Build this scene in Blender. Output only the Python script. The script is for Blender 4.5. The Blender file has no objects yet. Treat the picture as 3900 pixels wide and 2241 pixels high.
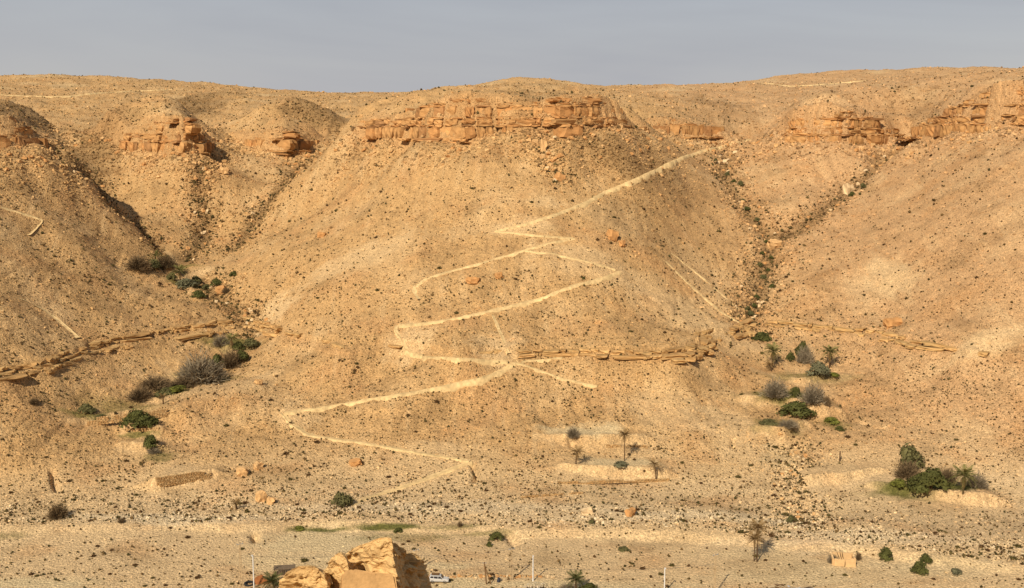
import bpy, math, random
import numpy as np
from mathutils import Vector, Matrix, Euler

random.seed(11)
rng = np.random.default_rng(11)
SC = bpy.context.scene
COL = SC.collection
R = math.radians

# ------------------------------------------------------------------ camera
F, CX, CY, HOR, CAMZ = 2717.0, 1267.0, 728.0, 345.0, 100.0     # focal length and centre in units of a 2534-wide picture
TH = math.atan((CY - HOR) / F)
cd = bpy.data.cameras.new('camera'); cam = bpy.data.objects.new('camera', cd); COL.objects.link(cam)
cd.sensor_width = 36.0; cd.lens = 36.0 * F / 2534.0
cd.clip_start = 1.0; cd.clip_end = 20000.0
cam.location = (0, 0, CAMZ); cam.rotation_euler = (math.pi / 2 - TH, 0, 0)
SC.camera = cam

# ------------------------------------------------------------------ sky and sun
SUN_EL, SUN_AZ = R(37.0), R(-155.0)       # azimuth of the sun measured from +Y towards +X: behind the camera, to the left
W = bpy.data.worlds.new('World'); SC.world = W; W.use_nodes = True
nt = W.node_tree; nd = nt.nodes; lk = nt.links
for n in list(nd): nd.remove(n)
out = nd.new('ShaderNodeOutputWorld'); bg = nd.new('ShaderNodeBackground')
sky = nd.new('ShaderNodeTexSky'); sky.sky_type = 'NISHITA'; sky.sun_disc = False
sky.sun_elevation = SUN_EL; sky.sun_rotation = SUN_AZ
sky.altitude = 400; sky.air_density = 1.0; sky.dust_density = 3.0; sky.ozone_density = 1.0
# thin high cloud veil: a grey sheet with soft streaks
tc = nd.new('ShaderNodeTexCoord'); mp = nd.new('ShaderNodeMapping')
mp.inputs['Scale'].default_value = (1.2, 1.6, 7.0); mp.inputs['Rotation'].default_value = (0, R(6), R(20))
lk.new(tc.outputs['Generated'], mp.inputs['Vector'])
nz = nd.new('ShaderNodeTexNoise'); nz.inputs['Scale'].default_value = 1.6; nz.inputs['Detail'].default_value = 5.0
nz.inputs['Roughness'].default_value = 0.5; nz.inputs['Distortion'].default_value = 0.6
lk.new(mp.outputs['Vector'], nz.inputs['Vector'])
rp = nd.new('ShaderNodeValToRGB'); rp.color_ramp.elements[0].position = 0.36; rp.color_ramp.elements[1].position = 0.68
rp.color_ramp.elements[0].color = (0.73, 0.73, 0.73, 1); rp.color_ramp.elements[1].color = (0.97, 0.97, 0.97, 1)
lk.new(nz.outputs['Fac'], rp.inputs['Fac'])
mx = nd.new('ShaderNodeMix'); mx.data_type = 'RGBA'
sx = nd.new('ShaderNodeSeparateXYZ'); lk.new(tc.outputs['Generated'], sx.inputs['Vector'])
ms = nd.new('ShaderNodeMath'); ms.operation = 'MULTIPLY'; ms.inputs[1].default_value = 0.36; lk.new(nz.outputs['Fac'], ms.inputs[0])
ma = nd.new('ShaderNodeMath'); ma.operation = 'ADD'; lk.new(sx.outputs['Z'], ma.inputs[0]); lk.new(ms.outputs['Value'], ma.inputs[1])
vr = nd.new('ShaderNodeValToRGB'); ce = vr.color_ramp.elements
ce[0].position = 0.19; ce[0].color = (0.52, 0.50, 0.505, 1); ce[1].position = 0.7; ce[1].color = (0.17, 0.21, 0.29, 1)
e = ce.new(0.335); e.color = (0.375, 0.388, 0.425, 1)
lk.new(ma.outputs['Value'], vr.inputs['Fac'])
vm = nd.new('ShaderNodeMix'); vm.data_type = 'RGBA'; vm.blend_type = 'MULTIPLY'; vm.inputs['Factor'].default_value = 1; vm.inputs['B'].default_value = (10, 10, 10, 1)
vm.clamp_result = False
lk.new(vr.outputs['Color'], vm.inputs['A']); lk.new(vm.outputs['Result'], mx.inputs['B'])
lk.new(rp.outputs['Color'], mx.inputs['Factor']); lk.new(sky.outputs['Color'], mx.inputs['A'])
lk.new(mx.outputs['Result'], bg.inputs['Color'])
bg.inputs['Strength'].default_value = 0.097
lk.new(bg.outputs['Background'], out.inputs['Surface'])

sd = bpy.data.lights.new('sun', 'SUN'); sun = bpy.data.objects.new('sun', sd); COL.objects.link(sun)
sd.energy = 5.0; sd.angle = R(0.53); sd.color = (1.0, 0.90, 0.75)
to_sun = Vector((math.sin(SUN_AZ) * math.cos(SUN_EL), math.cos(SUN_AZ) * math.cos(SUN_EL), math.sin(SUN_EL)))
sun.rotation_euler = to_sun.to_track_quat('Z', 'Y').to_euler(); sun.location = to_sun * 300

SC.view_settings.view_transform = 'Standard'; SC.view_settings.look = 'None'
SC.view_settings.gamma = 1.0; SC.view_settings.exposure = 0.10
SC.view_settings.use_curve_mapping = False
SC.cycles.max_bounces = 4; SC.cycles.diffuse_bounces = 2

# ------------------------------------------------------------------ helpers
def ray(px, py):
    v = (CY - py) / F
    k = math.cos(TH) + v * math.sin(TH)
    return (px - CX) / F / k, (-math.sin(TH) + v * math.cos(TH)) / k       # dx/dY, dz/dY
def P(px, py, Y):
    a, b = ray(px, py); return (a * Y, Y, CAMZ + b * Y)
def PZ(px, py, z):
    a, b = ray(px, py); Y = (z - CAMZ) / b; return (a * Y, Y, z)

_perm = rng.permutation(256); _perm = np.concatenate([_perm, _perm])
_ang = rng.random(256) * 2 * np.pi; _gx, _gy = np.cos(_ang), np.sin(_ang)
def perlin(x, y):
    xi = np.floor(x).astype(np.int64); yi = np.floor(y).astype(np.int64)
    xf = x - xi; yf = y - yi; xi &= 255; yi &= 255
    u = xf * xf * xf * (xf * (xf * 6 - 15) + 10); v = yf * yf * yf * (yf * (yf * 6 - 15) + 10)
    def g(a, b, fx, fy):
        h = _perm[_perm[(xi + a) & 255] + ((yi + b) & 255)]
        return _gx[h] * fx + _gy[h] * fy
    n00 = g(0, 0, xf, yf); n10 = g(1, 0, xf - 1, yf); n01 = g(0, 1, xf, yf - 1); n11 = g(1, 1, xf - 1, yf - 1)
    return ((n00 + u * (n10 - n00)) * (1 - v) + (n01 + u * (n11 - n01)) * v) * 1.5
def fbm(x, y, o=4, g=0.5):
    s = 0; a = 1.0
    for i in range(o):
        s = s + a * perlin(x * 2 ** i + 17.3 * i, y * 2 ** i - 9.1 * i); a *= g
    return s
def hash1(i, k=0):
    return _perm[(_perm[np.asarray(i).astype(np.int64) & 255] + k * 37) & 255] / 255.0
def sstep(a, b, x):
    t = np.clip((x - a) / (b - a), 0, 1); return t * t * (3 - 2 * t)

# ------------------------------------------------------------------ terrain: control points (picture x, picture y, distance)
LEDGE = [(-500,958),(-250,945),(0,925),(100,905),(200,872),(300,850),(400,830),(500,812),(600,800),(690,815),(800,860),(870,873),(1000,885),
         (1150,890),(1300,880),(1450,882),(1600,884),(1690,878),(1760,856),(1840,815),(1880,803),(1980,812),(2100,825),(2200,838),
         (2300,860),(2400,880),(2534,890),(2800,905),(3000,915)]
CTRL = [  # left gully and the spur on the left
 (560,745,455),(500,690,475),(440,655,490),(390,605,515),(345,545,541),(285,500,557),(235,430,579),(165,375,607),
 (0,600,415),(0,480,445),(100,480,466),(100,600,435),(100,750,395),(200,750,410),(200,600,446),(185,480,480),(140,415,492),(245,560,478),(330,640,470),(290,660,458),(300,750,430),(400,750,440),
 (400,690,468),(0,750,375),(-400,400,455),(-400,600,395),(-400,800,352),
 (300,430,588),(380,430,585),(380,500,555),(400,560,528),(500,400,650),(490,480,600),(500,560,550),(500,640,510),
 (650,450,600),(650,540,550),(600,620,505),(700,600,490),(790,385,660),(720,430,625),(640,530,560),(580,620,515),
 (830,400,590),(900,400,545),(900,500,500),(800,500,535),(750,600,480),(850,600,460),(850,700,425),(750,700,445),(650,700,455),(720,780,420),
 (640,780,438),(900,780,397),
 (1000,400,520),(1000,500,478),(1000,600,445),(1000,700,412),(1000,800,387),(1150,400,498),(1150,500,462),(1150,600,433),(1150,700,405),(1150,800,385),
 (1300,400,490),(1300,500,457),(1300,600,432),(1300,700,407),(1300,800,387),(1450,430,490),(1450,500,464),(1450,600,436),(1450,700,410),(1450,800,388),
 (1600,430,520),(1600,520,480),(1600,620,448),(1600,720,419),(1600,800,400),(1700,450,545),(1700,550,500),(1700,650,463),(1700,750,432),
 (1780,550,520),(1780,650,480),(1800,740,445),(1380,440,478),(1380,380,494),
 (1850,780,447),(1880,720,465),(1895,650,490),(1920,585,512),(1870,540,530),(1830,490,556),(1790,430,600),(1800,385,640),(1860,345,690),
 (1900,400,620),(2000,400,590),(1900,480,570),(2000,480,550),(1960,540,530),(2100,400,585),(1960,575,520),(2050,510,548),(2110,460,570),(2170,410,595),
 (2240,362,600),(2050,600,497),(2000,700,455),(1950,760,440),(2100,750,432),(2100,640,472),(2200,500,520),(2200,600,472),(2200,700,440),(2200,780,420),
 (2350,400,525),(2350,500,478),(2350,600,444),(2350,700,416),(2350,800,392),(2500,400,480),(2500,500,446),(2500,600,420),(2500,700,397),(2500,800,378),
 (2300,380,560),(2900,400,450),(2900,600,400),(2900,800,365),
 # below the ledge
 (600,870,408),(550,900,397),(500,935,385),(420,960,375),(370,990,362),(330,1030,350),(370,1060,336),(380,1110,324),(400,1150,314),(460,1195,303),(500,1250,292),
 (300,920,375),(200,930,362),(100,970,345),(200,1000,350),(0,1000,330),(0,1100,312),(100,1100,316),(200,1100,320),(100,1200,299),(250,1180,306),(0,1200,297),(300,1120,320),
 (700,880,395),(600,943,367),(520,982,354),(445,1012,342),(450,1080,333),(550,1050,340),(700,950,372),(700,1050,342),(550,1130,318),(650,1150,315),(800,1000,357),
 (800,1100,329),(800,1180,309),(900,950,370),(900,1200,305),
 (1000,950,367),(1000,1050,340),(1000,1150,316),(1150,1000,352),(1150,1100,327),(1150,1190,307),(1300,950,363),(1300,1050,337),(1300,1150,315),(1450,950,362),
 (1450,1030,343),(1450,1085,331),(1450,1110,325),(1500,1150,317),(1500,1190,307),(1600,950,363),(1600,1050,338),(1650,1150,316),(1750,950,372),(1750,1050,342),(1750,1150,318),(1700,1230,298),
 (1880,830,425),(1920,880,402),(1980,925,387),(1960,985,366),(1960,1050,345),(1970,1120,328),(1980,1200,307),(1980,1280,289),
 (1840,900,392),(1830,1000,362),(1850,1100,333),(2150,900,390),(2100,1000,362),(2150,1050,347),(2150,1130,327),(2300,950,370),(2300,1050,345),(2250,1150,322),(2330,1200,309),
 (2450,950,361),(2450,1050,339),(2500,1150,319),(2500,1250,296),(2250,1250,294),(-300,1100,312),(-300,1200,295),(2850,1100,328),(2850,1200,305),
 # domes, saddles and the plateau behind
 (1000,229,575),(1100,214,585),(1200,209,600),(1330,214,610),(1450,222,590),(1540,245,575),(950,240,640),(890,255,640),
 (370,228,660),(300,245,650),(440,245,655),(480,268,650),(555,325,690),(570,290,800),(250,290,680),(180,300,700),(200,335,665),(150,330,690),(250,278,640),(190,292,645),(320,250,650),
 (400,248,625),(470,272,625),(330,262,640),(260,300,655),(515,300,655),(680,262,675),(760,275,680),(720,238,720),(650,252,700),(790,258,715),(855,292,740),(620,290,720),
 (-100,250,530),(0,262,545),(60,290,560),(100,330,580),(0,235,640),(80,262,650),(-300,240,520),
 (150,230,900),(300,222,950),(150,203,1150),(0,206,1150),(300,205,1150),(500,207,1150),(600,218,1150),(700,228,1150),(870,236,1150),(960,237,1150),(700,236,950),(560,235,900),(0,222,900),
 (-400,205,1150),(1300,213,1300),(1230,211,1250),(1400,213,1280),(1480,217,1200),(1560,215,1000),(1700,211,1000),(1850,208,1000),(1600,240,760),
 (1640,262,680),(1720,258,720),(1800,262,740),(1850,298,760),(1880,250,850),(1900,225,930),
 (1950,215,1100),(1900,208,1300),(1970,205,1300),(2200,200,1300),(2350,196,1300),(2534,182,1200),(2100,200,1100),
 (1955,262,642),(2125,250,632),(2185,262,655),(2230,285,655),(2010,245,640),(2050,228,680),(1980,245,680),(2150,222,700),(2250,230,690),(2230,290,680),(2400,212,600),(2534,191,575),(2320,250,640),(2800,196,570),(2800,165,900),
]
FLOORZ = [(px, py, z) for z, pts in ((1.9, [(-300,1290),(0,1285),(300,1285),(600,1262),(900,1262),(1200,1262),(1500,1246),(1800,1265),(2100,1290),(2300,1310),(2534,1330),(2800,1350)]),
          (0.0, [(x, 1345) for x in (-300,0,300,600,900,1200,1500)] + [(1800,1375),(2100,1395),(2400,1430)] + [(x, 1410) for x in range(-400,2000,300)] + [(x, 1470) for x in range(-500,3100,300)])) for (px, py) in pts]

# rock bands: base line (picture x, y, distance, height), number of strata
CLIFFS = {
 'main':  [(870,318,565,3),(960,335,535,9),(1040,350,512,18),(1160,350,500,18),(1225,328,503,14),(1320,318,500,11),(1400,325,497,14),(1480,318,507,14),(1555,318,525,9),(1582,322,543,4),(1606,327,562,1)],
 'left':  [(150,362,690,1),(215,367,645,4),(300,372,605,9),(380,374,590,16),(450,379,580,18),(508,380,590,14),(535,350,625,2)],
 'second':[(585,350,665,2),(640,372,640,9),(700,378,632,12),(760,370,645,8),(805,350,685,2)],
 'far_left':[(-190,386,440,11),(0,374,470,11),(60,366,480,11),(95,358,488,8),(128,349,497,2)],
 'saddle':[(1605,328,628,3),(1660,335,636,8),(1740,340,646,8),(1815,335,662,2)],
 'right_mid':[(1895,345,660,4),(1945,352,622,16),(2020,353,606,19),(2100,355,602,17),(2180,348,615,13),(2245,338,645,3)],
 'right': [(2225,345,605,3),(2280,337,578,9),(2350,332,555,15),(2420,327,537,19),(2534,313,516,18),(2850,298,480,16)],
}
CLW = 6.5
class Band: pass
def make_band(pts, width, strata, decay, seed):
    b = Band(); b.p = np.array([P(x, y, Y)[:2] for x, y, Y, h in pts]); b.zb = np.array([P(x, y, Y)[2] for x, y, Y, h in pts])
    b.h = np.array([q[3] for q in pts], float); b.w = width; b.decay = decay; b.n = strata
    r = np.random.default_rng(seed)
    if strata:
        wts = r.uniform(0.6, 1.7, strata); b.wt = wts / wts.sum()
        b.c = (np.cumsum(b.wt) - 0.5 * b.wt) * width * 0.92
        b.cell = r.uniform(3.0, 8.0, strata); b.off = r.uniform(0, 50, strata); b.seed = seed
    b.lo = b.p.min(0) - 12; b.hi = b.p.max(0) + 12; b.hi[1] += decay * 3.2; b.lo[0] -= 60; b.hi[0] += 60
    seg = np.diff(b.p, axis=0); b.L = np.concatenate([[0], np.cumsum(np.hypot(seg[:, 0], seg[:, 1]))])
    return b
def band_sd(b, x, y):
    best = np.full(x.shape, 1e9); sd = np.zeros_like(x); s = np.zeros_like(x); n = len(b.p) - 1
    for i in range(n):
        a = b.p[i]; d = b.p[i + 1] - a; L = math.hypot(*d); d = d / L
        tr = (x - a[0]) * d[0] + (y - a[1]) * d[1]; t = np.clip(tr, 0, L)
        ex = x - a[0] - t * d[0]; ey = y - a[1] - t * d[1]; ds = ex * ex + ey * ey
        c = d[0] * (y - a[1]) - d[1] * (x - a[0])
        m = ds < best; best[m] = ds[m]; s[m] = (b.L[i] + t)[m]; sd[m] = np.where(c >= 0, 1, -1)[m] * np.sqrt(ds[m])
    return sd, s
def jit(b, k, s):
    q = (s + b.off[k]) / b.cell[k]; q = q + 0.35 * np.sin(q * 2.1 + k)
    j = (hash1(np.floor(q), k + b.seed) - 0.5) * 1.7
    fr = q - np.floor(q); crack = np.exp(-((np.minimum(fr, 1 - fr)) * b.cell[k] / 0.35) ** 2)
    q2 = (s + 31) / 17.0; f2 = q2 - np.floor(q2); big = (hash1(np.floor(q2), 9 + b.seed) - 0.5) * 2.4
    c2 = np.exp(-((np.minimum(f2, 1 - f2)) * 17 / 0.6) ** 2)
    return 0.6 * j + 0.7 * big - 0.8 * crack - 1.5 * c2 - 0.4
def band_eval(b, x, y, smooth=False):
    r = np.zeros_like(x)
    m = (x > b.lo[0]) & (x < b.hi[0]) & (y > b.lo[1]) & (y < b.hi[1])
    if not m.any(): return r, None, None
    xx, yy = x[m], y[m]; sd, s = band_sd(b, xx, yy)
    h = np.interp(s, b.L, b.h)
    # fade past the two ends of the line
    e0 = np.hypot(xx - b.p[0, 0], yy - b.p[0, 1]); e1 = np.hypot(xx - b.p[-1, 0], yy - b.p[-1, 1])
    if b.n and not smooth:
        wob = 0.5 * perlin(xx * 0.11 + b.seed, yy * 0.11)
        f = np.zeros_like(sd)
        for k in range(b.n):
            f += b.wt[k] * sstep(-0.3, 0.3, sd + wob + jit(b, k, s) - b.c[k])
    else:
        f = sstep(0, 1, sd / b.w) if b.n == 0 else np.clip(sd / b.w, 0, 1)
    o = np.argsort(b.p[:, 0]); hx = np.interp(xx, b.p[o, 0], b.h[o]) * sstep(b.p[:, 0].min() - 7, b.p[:, 0].min(), xx) * sstep(b.p[:, 0].max() + 7, b.p[:, 0].max(), xx)
    dy = yy - np.interp(xx, b.p[o, 0], b.p[o, 1]); g = sstep(b.w, 3 * b.w, sd) if b.n else 0
    h = h * (1 - g) + hx * g
    f = f * np.exp(-np.maximum(np.maximum(dy, 0) * 0.9 - b.w * 1.6, 0) / b.decay)
    r[m] = np.where(sd > -4, h * f, 0)
    return r, m, sd
BANDS = {k: make_band(v, CLW, 7 if max(q[3] for q in v) > 10 else 4, 20.0, 3 + i) for i, (k, v) in enumerate(CLIFFS.items())}
BANKLINE = [(-400,1332),(0,1330),(300,1322),(600,1318),(900,1318),(1150,1325),(1260,1335),(1500,1338),(1700,1345),(2000,1366),(2300,1402),(2534,1427),(2900,1465)]
BANKH = [.5, .6, .8, 1.4, 2.0, 2.0, 1.6, 1.9, 1.7, 1.5, 1.4, 1.0, 1.0]
BANK = make_band([(x, y, PZ(x, y, 0)[1], h) for (x, y), h in zip(BANKLINE, BANKH)], 4.5, 0, 400.0, 40)

def uw(x, y): return 450 * x / y, 450 * np.log(y / 450)
def cliffs_sum(x, y, smooth=False):
    t = np.zeros_like(x)
    for b in BANDS.values(): t += band_eval(b, x, y, smooth)[0]
    return t
_c = [P(*q) for q in CTRL] + [PZ(x, y, 27.0) for x, y in LEDGE] + [PZ(*q) for q in FLOORZ]
for k, v in CLIFFS.items():
    b = BANDS[k]
    for i, (px, py, Y, h) in enumerate(v):
        t = b.p[min(i + 1, len(b.p) - 1)] - b.p[max(i - 1, 0)]; n = np.array([-t[1], t[0]]) / np.hypot(*t)
        z = b.zb[i]; q = b.p[i]
        _c.append((q[0], q[1], z)); _c.append((*(q - n * 9), z - 4.5)); _c.append((*(q + n * 10), z + h + 2.0)); _c.append((*(q + n * 24), z + h + 4.5))
for xx in range(-3, 4): _c.append((xx * 60, 205, 0.0))
for xx in (-1700, -900, 0, 900, 1700):
    _c.append((xx, 1900, 118)); _c.append((xx * 1.3, 2700, 95))
_c = np.array(_c)
_rel = cliffs_sum(_c[:, 0].copy(), _c[:, 1].copy(), True) + band_eval(BANK, _c[:, 0].copy(), _c[:, 1].copy())[0]
_U, _V = uw(_c[:, 0], _c[:, 1])
EPS2 = 5.0 ** 2
def _phi(u, v): return np.sqrt((u[:, None] - _U[None]) ** 2 + (v[:, None] - _V[None]) ** 2 + EPS2)
_n = len(_c)
_A = np.zeros((_n + 3, _n + 3)); _A[:_n, :_n] = -_phi(_U, _V) + np.eye(_n) * -0.0
_A[:_n, :_n] += np.eye(_n) * 2.0       # a little smoothing
_A[:_n, _n] = 1; _A[:_n, _n + 1] = _U; _A[:_n, _n + 2] = _V; _A[_n:, :_n] = _A[:_n, _n:].T
_sol = np.linalg.solve(_A, np.concatenate([_c[:, 2] - _rel, np.zeros(3)]))
U0, U1, V0, V1, DU = -460.0, 460.0, 450 * math.log(200 / 450), 450 * math.log(3300 / 450), 2.0
_nu = int((U1 - U0) / DU) + 1; _nv = int((V1 - V0) / DU) + 1
_gu = U0 + DU * np.arange(_nu); _gv = V0 + DU * np.arange(_nv)
_RAS = np.zeros((_nv, _nu))
_wt = _sol[:_n].astype(np.float32); _Uf, _Vf = _U.astype(np.float32), _V.astype(np.float32)
for j in range(_nv):
    d = (_gu.astype(np.float32)[:, None] - _Uf) ** 2 + np.float32(_gv[j] - 0) ** 2 - 2 * np.float32(_gv[j]) * _Vf + _Vf ** 2 + np.float32(EPS2)
    _RAS[j] = -(np.sqrt(np.maximum(d, 0)) @ _wt) + _sol[_n] + _sol[_n + 1] * _gu + _sol[_n + 2] * _gv[j]
def _cr(t):
    return (-.5 * t + t * t - .5 * t ** 3, 1 - 2.5 * t * t + 1.5 * t ** 3, .5 * t + 2 * t * t - 1.5 * t ** 3, -.5 * t * t + .5 * t ** 3)
def base(x, y):
    u, v = uw(x, y); fu = np.clip((u - U0) / DU, 1, _nu - 3); fv = np.clip((v - V0) / DU, 1, _nv - 3)
    iu = fu.astype(int); iv = fv.astype(int); wu = _cr(fu - iu); wv = _cr(fv - iv)
    z = 0
    for a in range(4):
        rowv = 0
        for c in range(4): rowv = rowv + wu[c] * _RAS[iv + a - 1, iu + c - 1]
        z = z + wv[a] * rowv
    return z

HILLS = [(1310, 1300, 105, 20, 2.2), (150, 1150, 190, 17, 2.5), (-250, 1150, 200, 10, 2.5), (2180, 1300, 320, 25, 4.0), (420, 1180, 120, 5, 2.2), (2750, 1250, 250, 16, 2.5)]   # rounded far hills: picture x, distance, half width, rise, flatness
TERR = []     # earth dams: (crest xs, crest ys, level, front slope)
def H(x, y, fine=True):
    x = np.asarray(x, float); y = np.asarray(y, float); shp = x.shape; x = x.ravel(); y = y.ravel()
    z = base(x, y)
    hill = sstep(1.5, 8, z)
    z = z + hill * (1.9 * fbm(x / 46, y / 46, 2) + 0.8 * fbm(x / 14 + 5, y / 19, 3))
    for (hx, hy, hw, hh, pw) in HILLS:
        c = ray(hx, 300)[0] * hy; k = hy / F
        z = z + hh * k * np.exp(-np.abs((x - c) / (hw * k)) ** pw) * np.exp(-((y - hy) / 110.0) ** 2)
    # rills running down the slopes
    ri = 1 - np.abs(perlin(x / 9 + 0.4 * perlin(x / 30, y / 30), y / 60)) * 2
    z = z - hill * sstep(0.55, 1, ri) * 0.5 * sstep(-0.2, 0.5, perlin(x / 40, y / 40 + 3))
    # the hard ledge half way up, and thinner beds above and below it
    a = 0.75 + 0.55 * perlin(x / 37, y / 61 + 4) + 0.35 * perlin(x / 9, y / 9)
    lj = 0.8 * perlin(x / 23 + 9, y / 40) + 0.5 * (hash1(np.floor((x + 0.4 * y) / 3.1), 5) - 0.5)
    for z0, amp, soft in ((27.0, 1.0 + 0.5 * sstep(-0.1, 0.4, perlin(x / 50 + 2, y / 50)), 0.22), (24.0, 0.7, 0.22), (30.5, 0.3, 0.5), (93.0, 0.5, 0.4), (87.0, 0.35, 0.4), (116.0, 0.6, .4), (121.0, 0.6, 0.4), (124.5, .5, .4), (58.0, 0.3, 0.5), (12., .25, .4)):
        q = z - z0 - lj * (1 if z0 < 50 else 1.5)
        z = z + amp * np.clip(a, 0.05, 2) * np.tanh(q / soft) * np.exp(-(q / 3.2) ** 2) * hill
    z = z + cliffs_sum(x, y) + band_eval(BANK, x, y + 1.6 * fbm(x / 13, y / 40, 3))[0] * (0.9 + 0.5 * perlin(x / 21, y / 50))
    for (cx, cy, lev, k) in TERR:
        m = (x > cx[0] - 9) & (x < cx[-1] + 9)
        if not m.any(): continue
        xm = x[m]; fr = np.interp(xm, cx, cy) - y[m] + 0.9 * fbm(xm / 5 + lev, y[m] / 9, 3)
        side = np.maximum(np.maximum(cx[0] - xm, xm - cx[-1]), 0)
        t = lev - k * np.maximum(fr, 0) - 0.42 * side + 0.3 * perlin(xm / 6, y[m] / 6 + 2) * np.exp(-np.abs(fr) / 3) + 0.5 * np.exp(-((fr + 0.8) / 0.7) ** 2) - 0.03 * np.maximum(-fr, 0) * 0
        t = np.where(fr < -30, -99, t)
        zm = z[m]; hk = 0.15; dlt = zm - t
        z[m] = 0.5 * (zm + t + np.sqrt(dlt * dlt + hk))
    if fine:
        amp = 0.30 + 0.70 * hill
        z = z + amp * (0.26 * perlin(x / 3.7, y / 3.7 + 3) + 0.20 * perlin(x / 1.7, y / 1.9) + 0.13 * perlin(x / 0.85, y / 0.95 + 8))
    z = carve(x, y, z)
    return z.reshape(shp)

NOTCH = []
def carve(x, y, z):
    for L, dp, wd in NOTCH:
        lo, hi = L.min(0) - 5, L.max(0) + 5
        m = (x > lo[0]) & (x < hi[0]) & (y > lo[1]) & (y < hi[1])
        if m.any():
            ld = np.full(int(m.sum()), 1e9)
            for a, c in zip(L[:-1], L[1:]):
                d = c - a; t = np.clip(((x[m] - a[0]) * d[0] + (y[m] - a[1]) * d[1]) / max(d @ d, 1e-6), 0, 1)
                ld = np.minimum(ld, np.hypot(x[m] - a[0] - t * d[0], y[m] - a[1] - t * d[1]))
            z[m] -= dp * np.exp(-(ld / wd) ** 2)
    return z
def hit(px, py, fine=False):
    a, b = ray(px, py)
    Y = 214.0 * np.exp(np.linspace(0, math.log(1800 / 214.0), 2200)); d = CAMZ + b * Y - H(a * Y, Y, fine)
    i = int(np.argmax(d < 0))
    if d[i] >= 0: return None
    f = d[i - 1] / (d[i - 1] - d[i]); Y0 = Y[i - 1] + f * (Y[i] - Y[i - 1])
    return Vector((a * Y0, Y0, CAMZ + b * Y0))
# earth dams across the ravines, each with its level field behind: (crest in the picture, how far the crest stands out)
DAMS = [([(415,652),(460,668),(520,664)], 3.0), ([(420,695),(470,712)], 2.5), ([(505,838),(560,858),(640,852)], 3.5), ([(400,925),(470,946),(560,925)], 2.5),
        ([(330,985),(400,992),(440,975)], 3.0), ([(180,1040),(300,1022),(410,1006)], 4.0), ([(310,1056),(390,1058)], 2.5), ([(300,1098),(380,1100)], 3.0), ([(388,1184),(455,1174),(530,1164)], 3.6),
        ([(1865,925),(1980,938),(2095,930)], 3.5), ([(1840,982),(1930,984),(2040,1000)], 3.5), ([(1870,1056),(1940,1062),(1990,1045)], 4.0),
        ([(1330,1078),(1400,1081),(1590,1078)], 3.2), ([(1390,1152),(1480,1156),(1640,1162)], 3.4), ([(2160,1196),(2300,1216),(2450,1224)], 4.0), ([(2010,1180),(2100,1172),(2180,1160)], 3.0)]
for crest, push in DAMS:
    m = crest[len(crest) // 2]; h = hit(*m)
    lev = P(m[0], m[1], h.y - push * 1.25)[2]
    w = [PZ(x, y, lev) for x, y in crest]
    TERR.append((np.array([q[0] for q in w]), np.array([q[1] for q in w]), lev, 1.25))

GULLIES = [[(640,815),(560,745),(500,690),(440,655),(390,605),(330,545),(270,500),(220,430),(150,375)], [(440,655),(500,600),(510,540),(490,480),(500,400)], [(580,620),(640,530),(720,430),(790,385)],
           [(1850,790),(1880,720),(1895,650),(1915,585),(1870,545),(1830,490),(1790,430),(1800,385)], [(1915,585),(1960,575),(2050,510),(2110,460),(2170,410),(2235,362)],
           [(1980,1290),(1975,1200),(1968,1130),(1920,1080)], [(1380,440),(1350,370),(1340,340)]]
def world_line(pts):
    out = []
    for (a, b) in zip(pts[:-1], pts[1:]):
        for t in np.linspace(0, 1, 5)[:-1]:
            h = hit(a[0] + (b[0] - a[0]) * t, a[1] + (b[1] - a[1]) * t)
            if h: out.append((h.x, h.y))
    h = hit(*pts[-1]);
    if h: out.append((h.x, h.y))
    return np.array(out)
GL = [world_line(g) for g in GULLIES]
for g, (dp, wd) in zip(GL, ((2.4, 4.5), (1.5, 3.5), (1.5, 3.5), (2.6, 5.0), (2.0, 4.0), (0.0, 3.5), (0.8, 2.5))):
    if len(g) > 2: NOTCH.append((g, dp, wd))
for pts, dp, wd in [([(1170,1148),(1176,1160),(1180,1172),(1172,1190)],2.6,.8),([(130,1165),(132,1190),(140,1212)],2.2,.8),([(1412,1086),(1415,1100)],1.6,.8),([(630,1322),(634,1338)],2.0,1.0),([(305,1030),(300,1045)],1.5,.8),
                    ([(1350,690),(1345,705)],1.2,.7),([(1815,1085),(1812,1105)],1.4,.8),([(2085,1000),(2100,1030),(2190,1060)],0.9,.9),([(2560,1090),(2430,1040)],.5,.9),([(1262,1320),(1275,1345)],1.4,1.3)]:
    NOTCH.append((np.array([hit(*q)[:2] for q in pts]), dp, wd))
# ---------------------------------------------------------------- the hillside and valley floor as one sheet
NC_IN, NC_OUT, NR = 850, 36, 660
ta = np.concatenate([np.linspace(-0.98, -0.50, NC_OUT, endpoint=False), np.linspace(-0.50, 0.50, NC_IN, endpoint=False), np.linspace(0.50, 0.98, NC_OUT)])
tc_ = np.linspace(ta[0], ta[-1], 330)
NY = 2400
Yc = 214.0 * np.exp(np.linspace(0, math.log(3000 / 214.0), NY))
G = H(tc_[None, :] * Yc[:, None], np.repeat(Yc[:, None], len(tc_), 1), False)
el = (G - CAMZ) / Yc[:, None]
dpx = np.abs(np.diff(el, axis=0)) * F
mxe = np.maximum.accumulate(el, axis=0)[:-1]; hid = el[1:] < mxe - 0.0015
w = np.where(hid, 0.10 * dpx, dpx) + np.diff(np.log(Yc))[:, None] * F * 0.09
def box(a, n):
    k = np.ones(n) / n; p = np.pad(a, ((0, 0), (n // 2, n // 2)), mode='edge')
    c = np.cumsum(np.pad(p, ((0, 0), (1, 0))), axis=1); return (c[:, n:] - c[:, :-n]) / n
w = box(w, 5)
cdf = np.concatenate([np.zeros((1, len(tc_))), np.cumsum(w, axis=0)]); cdf /= cdf[-1]
q = np.linspace(0, 1, NR)
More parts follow.
